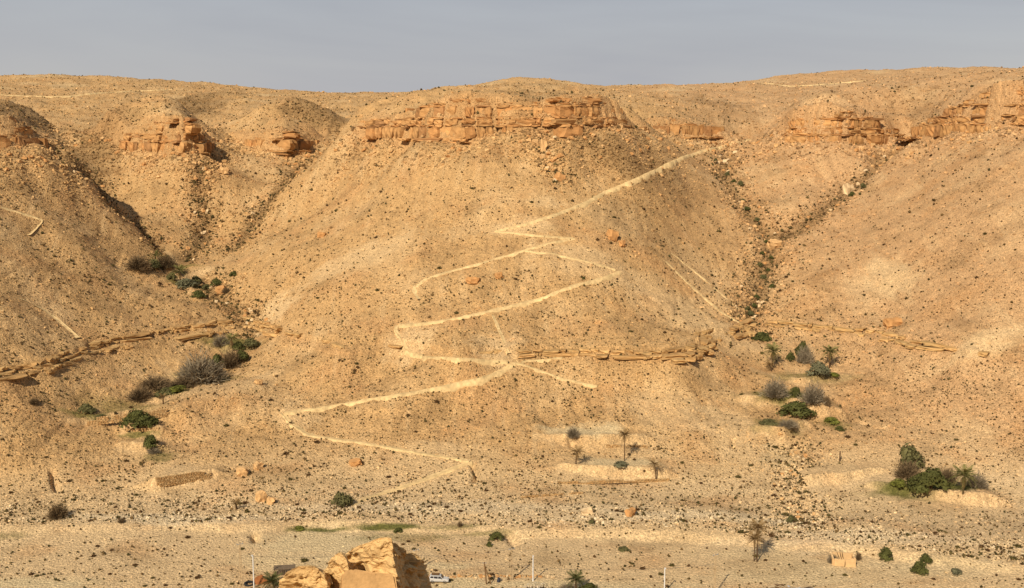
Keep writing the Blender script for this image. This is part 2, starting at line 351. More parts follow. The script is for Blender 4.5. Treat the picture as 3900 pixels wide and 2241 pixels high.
rowY = np.stack([np.interp(q, cdf[:, j], Yc) for j in range(len(tc_))], 1)
rowY = np.stack([np.interp(ta, tc_, rowY[i]) for i in range(NR)], 0)
GX = ta[None, :] * rowY; GY = rowY
GZ = H(GX, GY)

def mat(name, color=None, rough=0.95, attr=None, noise=None, bump=None, spec=0.1):
    """procedural material: colour (or a colour attribute) x noise, with bump"""
    m = bpy.data.materials.new(name); m.use_nodes = True; t = m.node_tree; n = t.nodes; b = n['Principled BSDF']
    b.inputs['Roughness'].default_value = rough; b.inputs['Specular IOR Level'].default_value = spec
    tcn = n.new('ShaderNodeTexCoord'); cur = None
    if attr:
        at = n.new('ShaderNodeAttribute'); at.attribute_name = attr; cur = at.outputs['Color']
    else:
        rg = n.new('ShaderNodeRGB'); rg.outputs[0].default_value = (*color, 1); cur = rg.outputs[0]
    for (sc, lo, hi, det) in (noise or []):
        z = n.new('ShaderNodeTexNoise'); z.inputs['Scale'].default_value = sc; z.inputs['Detail'].default_value = det
        t.links.new(tcn.outputs['Object'], z.inputs['Vector'])
        r = n.new('ShaderNodeMapRange'); r.inputs['From Min'].default_value = 0.3; r.inputs['From Max'].default_value = 0.7
        r.inputs['To Min'].default_value = lo; r.inputs['To Max'].default_value = hi
        t.links.new(z.outputs['Fac'], r.inputs['Value'])
        mm = n.new('ShaderNodeMix'); mm.data_type = 'RGBA'; mm.blend_type = 'MULTIPLY'; mm.inputs['Factor'].default_value = 1
        t.links.new(cur, mm.inputs['A']); t.links.new(r.outputs['Result'], mm.inputs['B']); cur = mm.outputs['Result']
    t.links.new(cur, b.inputs['Base Color'])
    if bump:
        sc, st, dist = bump
        z = n.new('ShaderNodeTexNoise'); z.inputs['Scale'].default_value = sc; z.inputs['Detail'].default_value = 4.0; z.inputs['Roughness'].default_value = 0.6
        t.links.new(tcn.outputs['Object'], z.inputs['Vector'])
        bp = n.new('ShaderNodeBump'); bp.inputs['Strength'].default_value = st; bp.inputs['Distance'].default_value = dist
        t.links.new(z.outputs['Fac'], bp.inputs['Height']); t.links.new(bp.outputs['Normal'], b.inputs['Normal'])
    return m

def s2l(r, g, b):
    f = lambda c: c / 12.92 if c <= 0.04045 else ((c + 0.055) / 1.055) ** 2.4
    return np.array([f(r / 255), f(g / 255), f(b / 255)])
ALB = 0.80                                             # what a sunlit colour in the picture is divided by, roughly
TAN, PINK, ORANGE, PALE, GREY = (.92 * s2l(228, 182, 122) * ALB, .92 * s2l(229, 182, 130) * ALB, .92 * s2l(224, 170, 112) * ALB, s2l(244, 207, 152) * ALB, s2l(238, 210, 158) * ALB)
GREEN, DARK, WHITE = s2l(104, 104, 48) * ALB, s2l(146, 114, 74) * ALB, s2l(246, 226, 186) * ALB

# soil patches; DARK ones are varnished, scrubby ground plus painted-in shade of sun-averted flanks: (picture x, y, half width, half height, colour, strength)
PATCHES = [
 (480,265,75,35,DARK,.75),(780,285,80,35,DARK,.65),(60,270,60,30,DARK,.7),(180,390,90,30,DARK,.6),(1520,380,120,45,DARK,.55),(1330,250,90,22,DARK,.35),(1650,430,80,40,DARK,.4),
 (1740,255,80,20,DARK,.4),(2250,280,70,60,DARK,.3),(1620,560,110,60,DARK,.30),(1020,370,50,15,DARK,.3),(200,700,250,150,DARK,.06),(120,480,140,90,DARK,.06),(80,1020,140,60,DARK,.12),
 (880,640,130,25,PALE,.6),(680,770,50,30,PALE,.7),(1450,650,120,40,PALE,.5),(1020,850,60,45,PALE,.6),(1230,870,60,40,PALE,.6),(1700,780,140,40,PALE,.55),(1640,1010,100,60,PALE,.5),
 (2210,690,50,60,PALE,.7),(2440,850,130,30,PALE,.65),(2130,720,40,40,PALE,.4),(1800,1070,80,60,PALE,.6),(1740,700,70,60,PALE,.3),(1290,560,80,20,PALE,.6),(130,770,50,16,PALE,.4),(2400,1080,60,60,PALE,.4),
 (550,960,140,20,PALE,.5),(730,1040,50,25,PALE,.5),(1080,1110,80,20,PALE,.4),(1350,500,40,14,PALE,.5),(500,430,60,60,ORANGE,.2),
 (1450,1065,90,12,GREY,.9),(1530,1145,100,10,GREY,.8),(800,1340,150,30,GREY,.9),(760,1390,180,22,GREY,.55),(100,1446,170,14,GREY,.95),(1320,1448,350,9,GREY,.8),(2050,1420,280,30,GREY,.5),(1900,1370,160,18,GREY,.4),
 (2350,1400,150,30,GREY,.4),(2400,1455,160,9,PALE,.9),(1650,1330,300,14,PALE,.35),(2200,1250,250,25,PALE,.4),(1130,1440,60,12,GREY,.8),(1100,1402,80,8,GREY,.7),
 (960,1305,95,9,GREEN,.95),(785,1312,70,5,GREEN,.9),(1130,1305,60,6,GREEN,.5),(1010,1330,110,12,GREEN,.35),(1200,1320,70,6,GREEN,.5),(20,1325,50,9,GREEN,.35),
 (440,662,60,6,GREEN,.6),(460,705,40,7,GREEN,.85),(570,850,70,8,GREEN,.8),(500,935,70,12,GREEN,.7),(430,968,40,10,GREEN,.8),(300,1005,90,14,GREEN,.45),(215,1030,50,10,GREEN,.7),
 (340,1075,45,9,GREEN,.8),(395,1130,40,14,GREEN,.55),(2000,930,100,8,GREEN,.5),(1950,978,90,10,GREEN,.9),(1920,1048,60,8,GREEN,.6),(2300,1205,130,14,GREEN,.95),(2060,1050,40,10,GREEN,.5),
 (430,1165,60,14,PALE,.5),(1930,1130,40,30,GREY,.4),(2090,1150,80,25,PALE,.3),(1100,1260,500,14,WHITE,.3),(1700,1275,350,14,WHITE,.35),(2150,1330,300,20,WHITE,.3),(400,1285,300,10,WHITE,.35),
]
def blob(px, py, rx, ry):
    h = hit(px, py)
    if h is None: return None
    a = hit(px, py - ry); c = hit(px, py + ry)
    ya = a.y if a and a.y - h.y < 120 else h.y + 25; yc = c.y if c else h.y - 4
    return h.x, 0.5 * (ya + yc), max(rx * h.y / F, 0.8), max(0.5 * abs(ya - yc), 0.8)
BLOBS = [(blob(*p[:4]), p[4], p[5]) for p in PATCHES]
def patch(x, y, b, soft=0.55):
    n = 0.45 * fbm(x / (b[2] * 0.5 + 1.5), y / (b[3] * 0.5 + 1.5), 3)
    d = np.hypot((x - b[0]) / b[2], (y - b[1]) / b[3]) + n
    return 1 - sstep(1 - soft, 1 + soft, d)
def line_dist(x, y, L):
    best = np.full(x.shape, 1e9)
    for a, c in zip(L[:-1], L[1:]):
        d = c - a; l2 = max(d @ d, 1e-6); t = np.clip(((x - a[0]) * d[0] + (y - a[1]) * d[1]) / l2, 0, 1)
        best = np.minimum(best, (x - a[0] - t * d[0]) ** 2 + (y - a[1] - t * d[1]) ** 2)
    return np.sqrt(best)
def soil(x, y, z):
    c = np.repeat(TAN[None], x.size, 0)
    def mixc(col, f): c[:] = c + (col[None] - c) * np.clip(f, 0, 1)[:, None]
    mixc(PINK, sstep(60, 160, x) * 0.8)
    mixc(PALE, sstep(9, 1.5, z) * 0.75); mixc(WHITE, .12 * sstep(3, .8, z))
    mixc(PALE, 0.30 * sstep(0.0, 0.8, fbm(x / 30 + 3, y / 30, 4)))
    mixc(ORANGE, 0.45 * sstep(0.05, 0.8, fbm(x / 22 - 7, y / 18, 4)))
    st = fbm(x / 3.2 + 0.9 * perlin(x / 25, y / 25), y / 26, 3) * sstep(3, 9, z)
    mixc(DARK, 0.22 * sstep(0.15, 0.9, st)); mixc(PALE, 0.25 * sstep(0.15, 0.9, -st))
    mixc(DARK, 0.35 * sstep(0.1, 0.9, fbm(x / 17 + 40, y / 15, 4)))
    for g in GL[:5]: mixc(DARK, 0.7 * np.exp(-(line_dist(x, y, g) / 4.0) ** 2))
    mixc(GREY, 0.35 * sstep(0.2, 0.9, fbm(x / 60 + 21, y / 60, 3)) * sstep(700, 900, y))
    for b in BANDS.values():
        _, m, s_ = band_eval(b, x, y)
        if m is None: continue
        f = np.zeros_like(x); f[m] = sstep(-2.5, 0, s_) * sstep(15, 9, s_) * 0.4; mixc(ORANGE, f)
    mixc(ORANGE, 0.5 * np.exp(-((z - 26.3) / 1.3) ** 2) * sstep(-0.4, 0.5, perlin(x / 25, y / 25)))
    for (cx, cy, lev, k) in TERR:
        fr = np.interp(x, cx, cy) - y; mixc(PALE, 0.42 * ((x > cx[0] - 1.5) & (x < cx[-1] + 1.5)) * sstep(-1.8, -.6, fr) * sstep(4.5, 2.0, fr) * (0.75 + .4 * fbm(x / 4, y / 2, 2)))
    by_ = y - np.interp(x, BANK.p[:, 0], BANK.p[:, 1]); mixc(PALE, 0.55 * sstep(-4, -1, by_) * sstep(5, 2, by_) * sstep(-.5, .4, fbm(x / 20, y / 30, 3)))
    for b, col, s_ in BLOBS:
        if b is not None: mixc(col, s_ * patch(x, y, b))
    return c

def mesh_np(name, co, faces, material, attr=None, smooth=True):
    """co (n,3); faces (m,3) or (m,4)"""
    me = bpy.data.meshes.new(name); k = faces.shape[1]
    me.vertices.add(len(co)); me.vertices.foreach_set('co', np.ascontiguousarray(co, np.float32).ravel())
    me.loops.add(faces.size); me.loops.foreach_set('vertex_index', np.ascontiguousarray(faces, np.int32).ravel())
    me.polygons.add(len(faces)); me.polygons.foreach_set('loop_start', np.arange(0, faces.size, k, dtype=np.int32))
    me.polygons.foreach_set('use_smooth', np.full(len(faces), smooth))
    me.update(calc_edges=True); me.materials.append(material)
    if attr is not None:
        a = me.color_attributes.new('tint', 'FLOAT_COLOR', 'POINT')
        a.data.foreach_set('color', np.ascontiguousarray(np.concatenate([attr, np.ones((len(attr), 1))], 1), np.float32).ravel())
    return me
def link(name, me, kind=None, label=None, cat=None, group=None, parent=None):
    o = bpy.data.objects.new(name, me); COL.objects.link(o)
    if kind: o['kind'] = kind
    if label: o['label'] = label
    if cat: o['category'] = cat
    if group: o['group'] = group
    if parent: o.parent = parent
    return o
def grid_faces(nr, nc):
    i = np.arange(nr * nc).reshape(nr, nc)
    return np.stack([i[:-1, :-1], i[:-1, 1:], i[1:, 1:], i[1:, :-1]], -1).reshape(-1, 4)

M_ground = mat('dry_hillside_soil', attr='tint', noise=[(0.35, 0.90, 1.07, 4.0), (0.9, 0.85, 1.1, 3.0), (2.3, 0.54, 1.28, 5.0)], bump=(1.5, 1.0, 0.75))
gx, gy, gz = GX.ravel(), GY.ravel(), GZ.ravel()
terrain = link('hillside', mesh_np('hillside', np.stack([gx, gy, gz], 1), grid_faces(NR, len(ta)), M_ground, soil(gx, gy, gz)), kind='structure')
# the slope under the viewpoint, falling to the valley floor
nx_, ny_ = np.meshgrid(np.linspace(-340, 340, 150), np.linspace(-90, 219, 90))
nz_ = np.clip(92 - 0.46 * ny_, -0.6, 96) + np.where(ny_ > 200, -0.4, 0.6) * fbm(nx_ / 14, ny_ / 14, 3) * (ny_ < 195)
nz_ = np.where(ny_ > 201, H(np.clip(nx_, -330, 330), np.maximum(ny_, 203.0), False) - 0.35, nz_)
link('near_slope', mesh_np('near_slope', np.stack([nx_.ravel(), ny_.ravel(), nz_.ravel()], 1), grid_faces(90, 150), M_ground, np.repeat(TAN[None], nx_.size, 0)), kind='structure')
# ---------------------------------------------------------------- paths: benches cut along the slope, with a low bank on the downhill side
PATHS = [  # (points in the picture, width in metres)
 ([(1225,572),(1240,568),(1300,555),(1380,528),(1440,505),(1500,472),(1580,440),(1650,405),(1690,388),(1740,372),(1800,358),(1858,344)], 2.1),
 ([(1225,572),(1300,580),(1360,586),(1420,590)], 1.3),
 ([(1420,590),(1360,602),(1290,622),(1230,640),(1160,660),(1080,680),(1035,700),(1022,725),(1040,745)], 1.5),
 ([(1300,622),(1370,628),(1440,645),(1500,660),(1528,672)], 1.2),
 ([(1530,672),(1490,690),(1430,703),(1385,718),(1350,735),(1270,755),(1200,772),(1120,790),(1050,800),(985,804)], 1.9),
 ([(985,804),(972,815),(1000,840),(1000,868),(1050,880)], 1.3),
 ([(1050,882),(1120,888),(1200,891),(1262,893)], 1.6),
 ([(1270,896),(1240,918),(1200,934),(1100,955),(1000,975),(900,990),(800,1008),(700,1022)], 2.0),
 ([(700,1022),(720,1050),(770,1080),(850,1090),(950,1105),(1040,1122),(1120,1134),(1165,1142)], 1.4),
 ([(1165,1142),(1110,1165),(1050,1188),(980,1212),(900,1235),(860,1255)], 1.6),
 ([(1215,770),(1228,800),(1245,840),(1262,890)], 0.9), ([(1275,896),(1330,915),(1400,940),(1480,955)], 0.9),
 ([(40,735),(110,768),(165,810),(195,840)], 1.3), ([(0,512),(60,530),(110,545),(70,585)], 1.0),
 ([(0,236),(100,239),(160,240),(230,231),(330,226),(430,222)], 3.5), ([(1890,206),(1960,214),(2060,208),(2150,199)], 4.0), ([(1640,640),(1700,700),(1780,770),(1835,805)], 1.0), ([(1660,625),(1740,690),(1830,770)], 0.8), ([(1290,895),(1350,890),(1400,884)], .8),
]
M_path = mat('trodden_path_soil', tuple(s2l(240, 204, 144) * ALB), noise=[(0.13, .78, 1.08, 3.0), (0.7, 0.70, 1.14, 5.0)], bump=(2.0, 0.7, 0.2))
PATHXY = []
for pts, wd in PATHS:
    px = []
    for (a, b) in zip(pts[:-1], pts[1:]):
        for t in np.linspace(0, 1, 9)[:-1]: px.append((a[0] + (b[0] - a[0]) * t, a[1] + (b[1] - a[1]) * t))
    px.append(pts[-1])
    hs = [hit(*p) for p in px]; w = np.array([h[:] for h in hs if h is not None])
    # resample evenly and smooth
    keep = [w[0]]
    for q in w[1:]:
        if 0.3 < np.hypot(*(q - keep[-1])[:2]) < (70 if q[1] < 700 else 200): keep.append(q)
    if len(keep) < 3: continue
    w = np.array(keep); L = np.concatenate([[0], np.cumsum(np.hypot(*np.diff(w[:, :2], axis=0).T))])
    s_ = np.arange(0, L[-1], 1.2); w = np.stack([np.interp(s_, L, w[:, i]) for i in range(2)], 1)
    for _ in range(6): w[1:-1] = 0.25 * w[:-2] + 0.5 * w[1:-1] + 0.25 * w[2:]
    w += 0.25 * np.stack([perlin(s_ / 5, s_ * 0 + wd), perlin(s_ / 5, s_ * 0 + 9 + wd)], 1)
    PATHXY.append(w)
    t = np.gradient(w, axis=0); t /= np.linalg.norm(t, axis=1)[:, None] + 1e-9; n = np.stack([-t[:, 1], t[:, 0]], 1)
    # n should point uphill (away from the valley on average)
    zu = H(w[:, 0] + n[:, 0] * 2, w[:, 1] + n[:, 1] * 2, False) - H(w[:, 0] - n[:, 0] * 2, w[:, 1] - n[:, 1] * 2, False)
    if zu.mean() < 0: n = -n
    zc = H(w[:, 0], w[:, 1], False); k = np.ones(5) / 5; zc = np.convolve(np.pad(zc, 2, mode='edge'), k, 'valid') + 0.22
    rw = wd * np.clip(0.8 + 0.45 * fbm(s_ / 6, s_ * 0 + 3, 3), .45, 1.4); rows = []
    off = [0.75, 0.5, -0.1, -0.5, -0.62, -0.95]
    for o in off:
        x = w[:, 0] + n[:, 0] * o * rw; y = w[:, 1] + n[:, 1] * o * rw; zt = H(x, y, True)
        if o == 0.75: z = np.maximum(zt - 0.1, zc)
        elif o == -0.62: z = zc + 0.12 + 0.18 * perlin(s_ / 1.5, s_ * 0 + 5)
        elif o == -0.95: z = np.minimum(zt - 0.25, zc - 0.7)
        else: z = zc + 0.05 * perlin(s_ / 1.1 + o * 5, s_ * 0)
        rows.append(np.stack([x, y, z], 1))
    co = np.concatenate(rows); fc = grid_faces(len(off), len(w))
    link('hill_path', mesh_np('hill_path', co, fc, M_path), kind='structure')
PATHALL = np.concatenate(PATHXY)

# ---------------------------------------------------------------- stones and scrub
def jitter_ico(seed, flat=0.7, rough=0.35):
    t = (1 + 5 ** .5) / 2
    v = np.array([(-1,t,0),(1,t,0),(-1,-t,0),(1,-t,0),(0,-1,t),(0,1,t),(0,-1,-t),(0,1,-t),(t,0,-1),(t,0,1),(-t,0,-1),(-t,0,1)], float) / 1.9
    f = np.array([(0,11,5),(0,5,1),(0,1,7),(0,7,10),(0,10,11),(1,5,9),(5,11,4),(11,10,2),(10,7,6),(7,1,8),(3,9,4),(3,4,2),(3,2,6),(3,6,8),(3,8,9),(4,9,5),(2,4,11),(6,2,10),(8,6,7),(9,8,1)])
    r = np.random.default_rng(seed); v = v * r.uniform(1 - rough, 1 + rough * .6, (12, 1)); v[:, 2] *= flat
    return v * 0.5, f
def jitter_slab(seed):
    r = np.random.default_rng(seed)
    v = np.array([(x, y, z) for z in (-.5, .5) for y in (-.5, .5) for x in (-.5, .5)], float)
    v += r.uniform(-.17, .17, v.shape); v *= np.array([1, r.uniform(.55, 1), r.uniform(.4, .8)])
    f = np.array([(0,2,1),(1,2,3),(4,5,6),(5,7,6),(0,1,4),(1,5,4),(2,6,3),(3,6,7),(0,4,2),(2,4,6),(1,3,5),(3,7,5)])
    return v, f
ROCKV = [jitter_slab(i) for i in range(8)]
def spike_bush(seed):
    r = np.random.default_rng(seed); n = 4
    v = [(0, 0, .42 * r.uniform(.8, 1.2))] + [(.42 * r.uniform(.7, 1.3) * math.cos(a), .42 * r.uniform(.7, 1.3) * math.sin(a), r.uniform(-.05, .18)) for a in np.arange(n) * 6.283 / n] + [(0, 0, -.35)]
    f = [(0, 1 + i, 1 + (i + 1) % n) for i in range(n)] + [(n + 1, 1 + (i + 1) % n, 1 + i) for i in range(n)]
    return np.array(v), np.array(f)
BUSHV = [spike_bush(50 + i) for i in range(8)]
def rotm(rz, tx, ty):
    cz, sz, cx, sx, cy, sy = np.cos(rz), np.sin(rz), np.cos(tx), np.sin(tx), np.cos(ty), np.sin(ty)
    Z = np.zeros((len(rz), 3, 3)); X = Z.copy(); Yy = Z.copy()
    Z[:, 0, 0] = cz; Z[:, 0, 1] = -sz; Z[:, 1, 0] = sz; Z[:, 1, 1] = cz; Z[:, 2, 2] = 1
    X[:, 0, 0] = 1; X[:, 1, 1] = cx; X[:, 1, 2] = -sx; X[:, 2, 1] = sx; X[:, 2, 2] = cx
    Yy[:, 1, 1] = 1; Yy[:, 0, 0] = cy; Yy[:, 0, 2] = sy; Yy[:, 2, 0] = -sy; Yy[:, 2, 2] = cy
    return Z @ X @ Yy
def scatter_mesh(name, V, pos, size, rz, tx, ty, col, material):
    var = np.arange(len(pos)) % len(V); co = []; fa = []; cc = []; n0 = 0
    Rm = rotm(rz, tx, ty)
    for k, (v, f) in enumerate(V):
        i = np.nonzero(var == k)[0]
        if not len(i): continue
        p = np.einsum('nij,vj->nvi', Rm[i], v) * size[i][:, None, None] + pos[i][:, None, :]
        co.append(p.reshape(-1, 3)); fa.append((f[None] + (np.arange(len(i)) * len(v))[:, None, None]).reshape(-1, 3) + n0); cc.append(np.repeat(col[i], len(v), 0)); n0 += len(i) * len(v)
    return mesh_np(name, np.concatenate(co), np.concatenate(fa), material, np.concatenate(cc), smooth=False)

def sample(n, far=1500):
    j = rng.random(n) * (len(ta) - 1); i = rng.random(n) * (NR - 1)
    m = (np.interp(j, np.arange(len(ta)), ta) > -0.56) & (np.interp(j, np.arange(len(ta)), ta) < 0.56); i, j = i[m], j[m]
    i0, j0 = i.astype(int), j.astype(int); a, b = i - i0, j - j0
    def bl(Gr): return (Gr[i0, j0] * (1 - a) + Gr[i0 + 1, j0] * a) * (1 - b) + (Gr[i0, j0 + 1] * (1 - a) + Gr[i0 + 1, j0 + 1] * a) * b
    x, y, z = bl(GX), bl(GY), bl(GZ); m = y < far
    return x[m], y[m], z[m]
def fields(x, y, z):
    d = {}
    d['gul'] = np.exp(-np.min([line_dist(x, y, g) for g in GL], axis=0) ** 2 / 60.0); d['gul'] = np.maximum(d['gul'], np.exp(-line_dist(x, y, GL[3]) ** 2 / 130.0))
    cl = np.zeros_like(x)
    for b in BANDS.values():
        _, m, s_ = band_eval(b, x, y, True)
        if m is not None: cl[m] = np.maximum(cl[m], sstep(-32, -1, s_) * sstep(2, -1, s_) * (s_ > -40))
    face = np.zeros_like(x)
    for b in BANDS.values():
        r_, m, s_ = band_eval(b, x, y, True)
        if m is not None: face[m] = np.maximum(face[m], (s_ > 0) & (s_ < 9) & (r_[m] > 1.5))
    d['talus'] = cl; d['face'] = face
    dk = np.zeros_like(x); gy_ = np.zeros_like(x)
    for (b, col, s_) in BLOBS:
        if b is None: continue
        if col is DARK: dk = np.maximum(dk, patch(x, y, b) * s_)
        if col is GREY or col is PALE or col is GREEN: gy_ = np.maximum(gy_, patch(x, y, b) * s_)
    d['dark'] = dk; d['bare'] = gy_
    pd = np.full(x.shape, 1e9)
    for k in range(0, len(PATHALL), 2): pd = np.minimum(pd, (x - PATHALL[k, 0]) ** 2 + (y - PATHALL[k, 1]) ** 2)
    d['path'] = np.exp(-pd / 2.2); d['edge'] = np.exp(-((np.sqrt(pd) - 2.0) / 0.8) ** 2)
    bx = np.interp(x, BANK.p[:, 0], BANK.p[:, 1]); d['wadi'] = sstep(2, 7, y - bx) * sstep(34, 10, y - bx) * (0.35 + 0.65 * sstep(-.3, .4, fbm(x / 15, y / 9, 3))); d['floor'] = (y < bx + 1).astype(float)
    d['bank'] = ((y - bx > -2) & (y - bx < 4.5)).astype(float)
    dam = np.zeros_like(x)
    for (cx_, cy_, lev, k) in TERR:
        fr = y - np.interp(x, cx_, cy_); dam = np.maximum(dam, ((x > cx_[0] - 2) & (x < cx_[-1] + 2) & (fr > -5) & (fr < 8)) * 1.0)
    d['dam'] = dam
    return d

M_stone = mat('weathered_stone', attr='tint', noise=[(2.0, 0.82, 1.12, 3.0)])
M_scrub = mat('dry_scrub', attr='tint', noise=[(5.0, 0.7, 1.25, 2.0)])
# ---- stones
x, y, z = sample(330000); d = fields(x, y, z)
dens = 0.20 + 0.30 * sstep(-0.3, 0.6, fbm(x / 18, y / 18, 3)) + 0.5 * d['edge'] + 1.4 * d['gul'] + 0.9 * d['talus'] + 0.9 * d['dark'] + 1.5 * d['wadi'] + 0.25 * (y > 620)
dens = dens * (1 - 0.92 * d['floor']) * (1 - 0.6 * np.clip(d['path'], 0, 1)) * (1 - 0.85 * d['bare'] * (d['wadi'] < .3)) * (1 + 0.3 * d['face']) * (1 - 0.95 * d['dam']) * (1 - 0.9 * d['bank'])
m = rng.random(len(x)) < dens * 0.60
x, y, z = x[m], y[m], z[m]; d = {k: v[m] for k, v in d.items()}
U = rng.random(len(x)); size = 0.30 * (U + 0.02) ** -0.36 * (0.85 + 0.62 * d['gul'] + 0.6 * d['talus'] + 0.25 * d['dark']) * np.clip(y / 420, 0.7, 1.9)
size = np.clip(size, 0.2, 3.2); N = len(x)
bc = soil(x, y, z); tone = np.where(rng.random(N) < 0.42, rng.uniform(0.38, 0.75, N), rng.uniform(0.8, 1.15, N))[:, None]
rc = bc * tone; rc = rc + (WHITE - rc) * (d['wadi'] * rng.uniform(0.1, .8, N))[:, None] + (DARK * .9 - rc) * (np.clip(d['dark'] * 1.2, 0, 1) * rng.uniform(0.2, 0.9, N))[:, None]
rz = rng.uniform(0, 6.28, N); tx = rng.normal(0, 0.35, N) + 0.25; ty = rng.normal(0, 0.35, N)
pos = np.stack([x, y, z + size * 0.12], 1)
shown = size / y; order = np.argsort(-shown); bigR, rest = order[:300], order[300:]
link('loose_stones', scatter_mesh('loose_stones', ROCKV, pos[rest], size[rest], rz[rest], tx[rest], ty[rest], rc[rest], M_stone), kind='stuff', label='countless small loose stones strewn over the tan slopes and gullies', cat='stones')
NSTONES = len(rest)
# ---- boulders: the 300 largest, one object each
def boulder_mesh(seed):
    """a split limestone block: box corners cut, faces uneven"""
    r = np.random.default_rng(seed); bm = bmesh.new(); bmesh.ops.create_cube(bm, size=1.0)
    bmesh.ops.subdivide_edges(bm, edges=bm.edges[:], cuts=1, use_grid_fill=True)
    for v in bm.verts:
        c = Vector(v.co); l = c.length
        if l > 0.8: c *= r.uniform(0.72, 1.0)
        v.co = c + Vector(r.uniform(-.13, .13, 3))
    sc = (1, r.uniform(.6, 1), r.uniform(.45, .8))
    for v in bm.verts: v.co = Vector([a * b for a, b in zip(v.co, sc)])
    me = bpy.data.meshes.new('boulder'); bm.to_mesh(me); bm.free(); return me
import bmesh
M_boulder = [mat('boulder_rock', tuple(s2l(226, 180, 122) * ALB), noise=[(1.2, 0.75, 1.15, 4.0)], bump=(3.0, .8, .2)), mat('boulder_rock_rust', tuple(s2l(210, 156, 98) * ALB), noise=[(1.2, 0.75, 1.15, 4.0)], bump=(3.0, .8, .2)),
             mat('boulder_rock_pale', tuple(s2l(238, 205, 156) * ALB), noise=[(1.2, 0.75, 1.15, 4.0)], bump=(3.0, .8, .2))]
BM = []
for i in range(9):
    me = boulder_mesh(i); me.materials.append(M_boulder[i % 3]); BM.append(me)
WHERE = [('gul', 'tan boulder lying among the jumbled rocks of a steep gully'), ('talus', 'tan fallen block on the scree below a rock cliff'), ('wadi', 'pale stone lying in the stony wadi strip at the hill foot'), ('', 'tan boulder lying loose on the open hillside')]
for i in bigR:
    kk = [d['gul'][i] - .2, d['talus'][i] - .25, d['wadi'][i] - .2, 0.0]; w_ = int(np.argmax(kk))
    o = link('boulder', BM[int(rng.integers(3)) * 3 + (2 if w_ == 2 else int(rng.integers(3)) if w_ == 0 else int(rng.integers(2)))], label=WHERE[w_][1], cat='boulder', group=['boulders in the gullies', 'fallen blocks under the cliffs', 'stones in the wadi strip', 'boulders on the open slopes'][w_])
    o.location = pos[i]; o.rotation_euler = (tx[i], ty[i], rz[i]); o.scale = (size[i],) * 3

# ---- scrub
x, y, z = sample(420000); d = fields(x, y, z)
cl_ = fbm(x / 26 + 50, y / 26, 3); c2_ = fbm(x / 5, y / 5 + 9, 2)
dens = 0.15 + 0.75 * sstep(-0.2, 0.6, cl_) * sstep(-.5, .6, c2_) + 0.8 * d['gul'] + 0.34 * sstep(75, 20, z) * sstep(-.9, .2, c2_) + 0.12 * d['wadi'] + 0.40 * d['dark'] + 0.15 * (y > 600)
dens = dens * (1 - 0.80 * d['floor']) * (1 - 0.72 * np.clip(d['path'], 0, 1)) * (1 - 0.8 * d['bare'] * (d['wadi'] < .3)) * (1 - 0.6 * d['face']) * (1 - 0.9 * d['dam']) * (1 - 0.85 * d['bank']) * (1 - 0.3 * d['talus'])
dens *= 1 - 0.35 * sstep(40, 150, x) * (z > 30)
m = rng.random(len(x)) < dens * 0.54
x, y, z = x[m], y[m], z[m]; d = {k: v[m] for k, v in d.items()}
N = len(x); size = np.clip(0.41 * np.exp(rng.normal(0, 0.50, N)) * np.clip(y / 400, 0.85, 1.6) * (1 + 0.45 * d['wadi'] + .25 * d['floor'] + .5 * d['gul']), 0.22, 2.2)
sc_ = np.array([s2l(106, 86, 50), s2l(100, 74, 44), s2l(116, 100, 60), s2l(132, 104, 64), s2l(90, 82, 48)]) * 0.56
rc = sc_[rng.integers(0, 5, N)] * rng.uniform(0.7, 1.25, N)[:, None]
rz = rng.uniform(0, 6.28, N); tx = rng.normal(0, 0.2, N); ty = rng.normal(0, 0.2, N); pos = np.stack([x, y, z + size * 0.16], 1)
order = np.argsort(-size / y); bigS, rest = order[:300], order[300:]
link('dry_scrub', scatter_mesh('dry_scrub', BUSHV, pos[rest], size[rest], rz[rest], tx[rest], ty[rest], rc[rest], M_scrub), kind='stuff', label='countless tiny dark cushions of dry scrub dotted over the slopes', cat='scrub')
M_cush = [mat('cushion_leaf', tuple(s2l(96, 84, 46) * .75), noise=[(4, .6, 1.3, 2)]), mat('cushion_twig', tuple(s2l(98, 72, 44) * .75), noise=[(4, .6, 1.3, 2)])]
def cushion_mesh(seed):
    r = np.random.default_rng(seed); co = []; fa = []
    for k in range(110):                      # many small pointed sprigs standing out of a low dome
        th = r.uniform(0, 6.283); ph = math.acos(r.uniform(0.02, 1)); q = np.array([math.sin(ph) * math.cos(th), math.sin(ph) * math.sin(th), math.cos(ph) * .75]) * r.uniform(.22, .5)
        u = r.normal(size=3); u /= np.linalg.norm(u); tip = q * r.uniform(1.05, 1.5); n0 = len(co)
        co += [q * .6 + u * .07, q * .6 - u * .07, tip]; fa.append((n0, n0 + 1, n0 + 2))
    v, f = jitter_ico(seed, .7, .3); n0 = len(co); co += list(v * .72); fa += [tuple(t + n0) for t in f]
    return mesh_np('cushion_shrub', np.array(co), np.array(fa), M_cush[seed % 2], smooth=False)
CM = [cushion_mesh(i) for i in range(6)]
for i in bigS:
    w_ = 0 if d['floor'][i] > .5 else 1 if d['wadi'][i] > .2 else 2
    o = link('cushion_shrub', CM[int(rng.integers(6))], label=['small dark cushion shrub on the flat valley field', 'small dark shrub among the pale stones of the wadi strip', 'small dark cushion shrub dotting the lower hillside'][w_], cat='shrub',
             group=['shrubs on the valley fields', 'shrubs in the wadi strip', 'shrubs on the lower slopes'][w_])
    o.location = (pos[i][0], pos[i][1], z[i]); o.rotation_euler = (0, 0, rz[i]); o.scale = (size[i],) * 3
print('stones', NSTONES, 'scrub', len(rest))
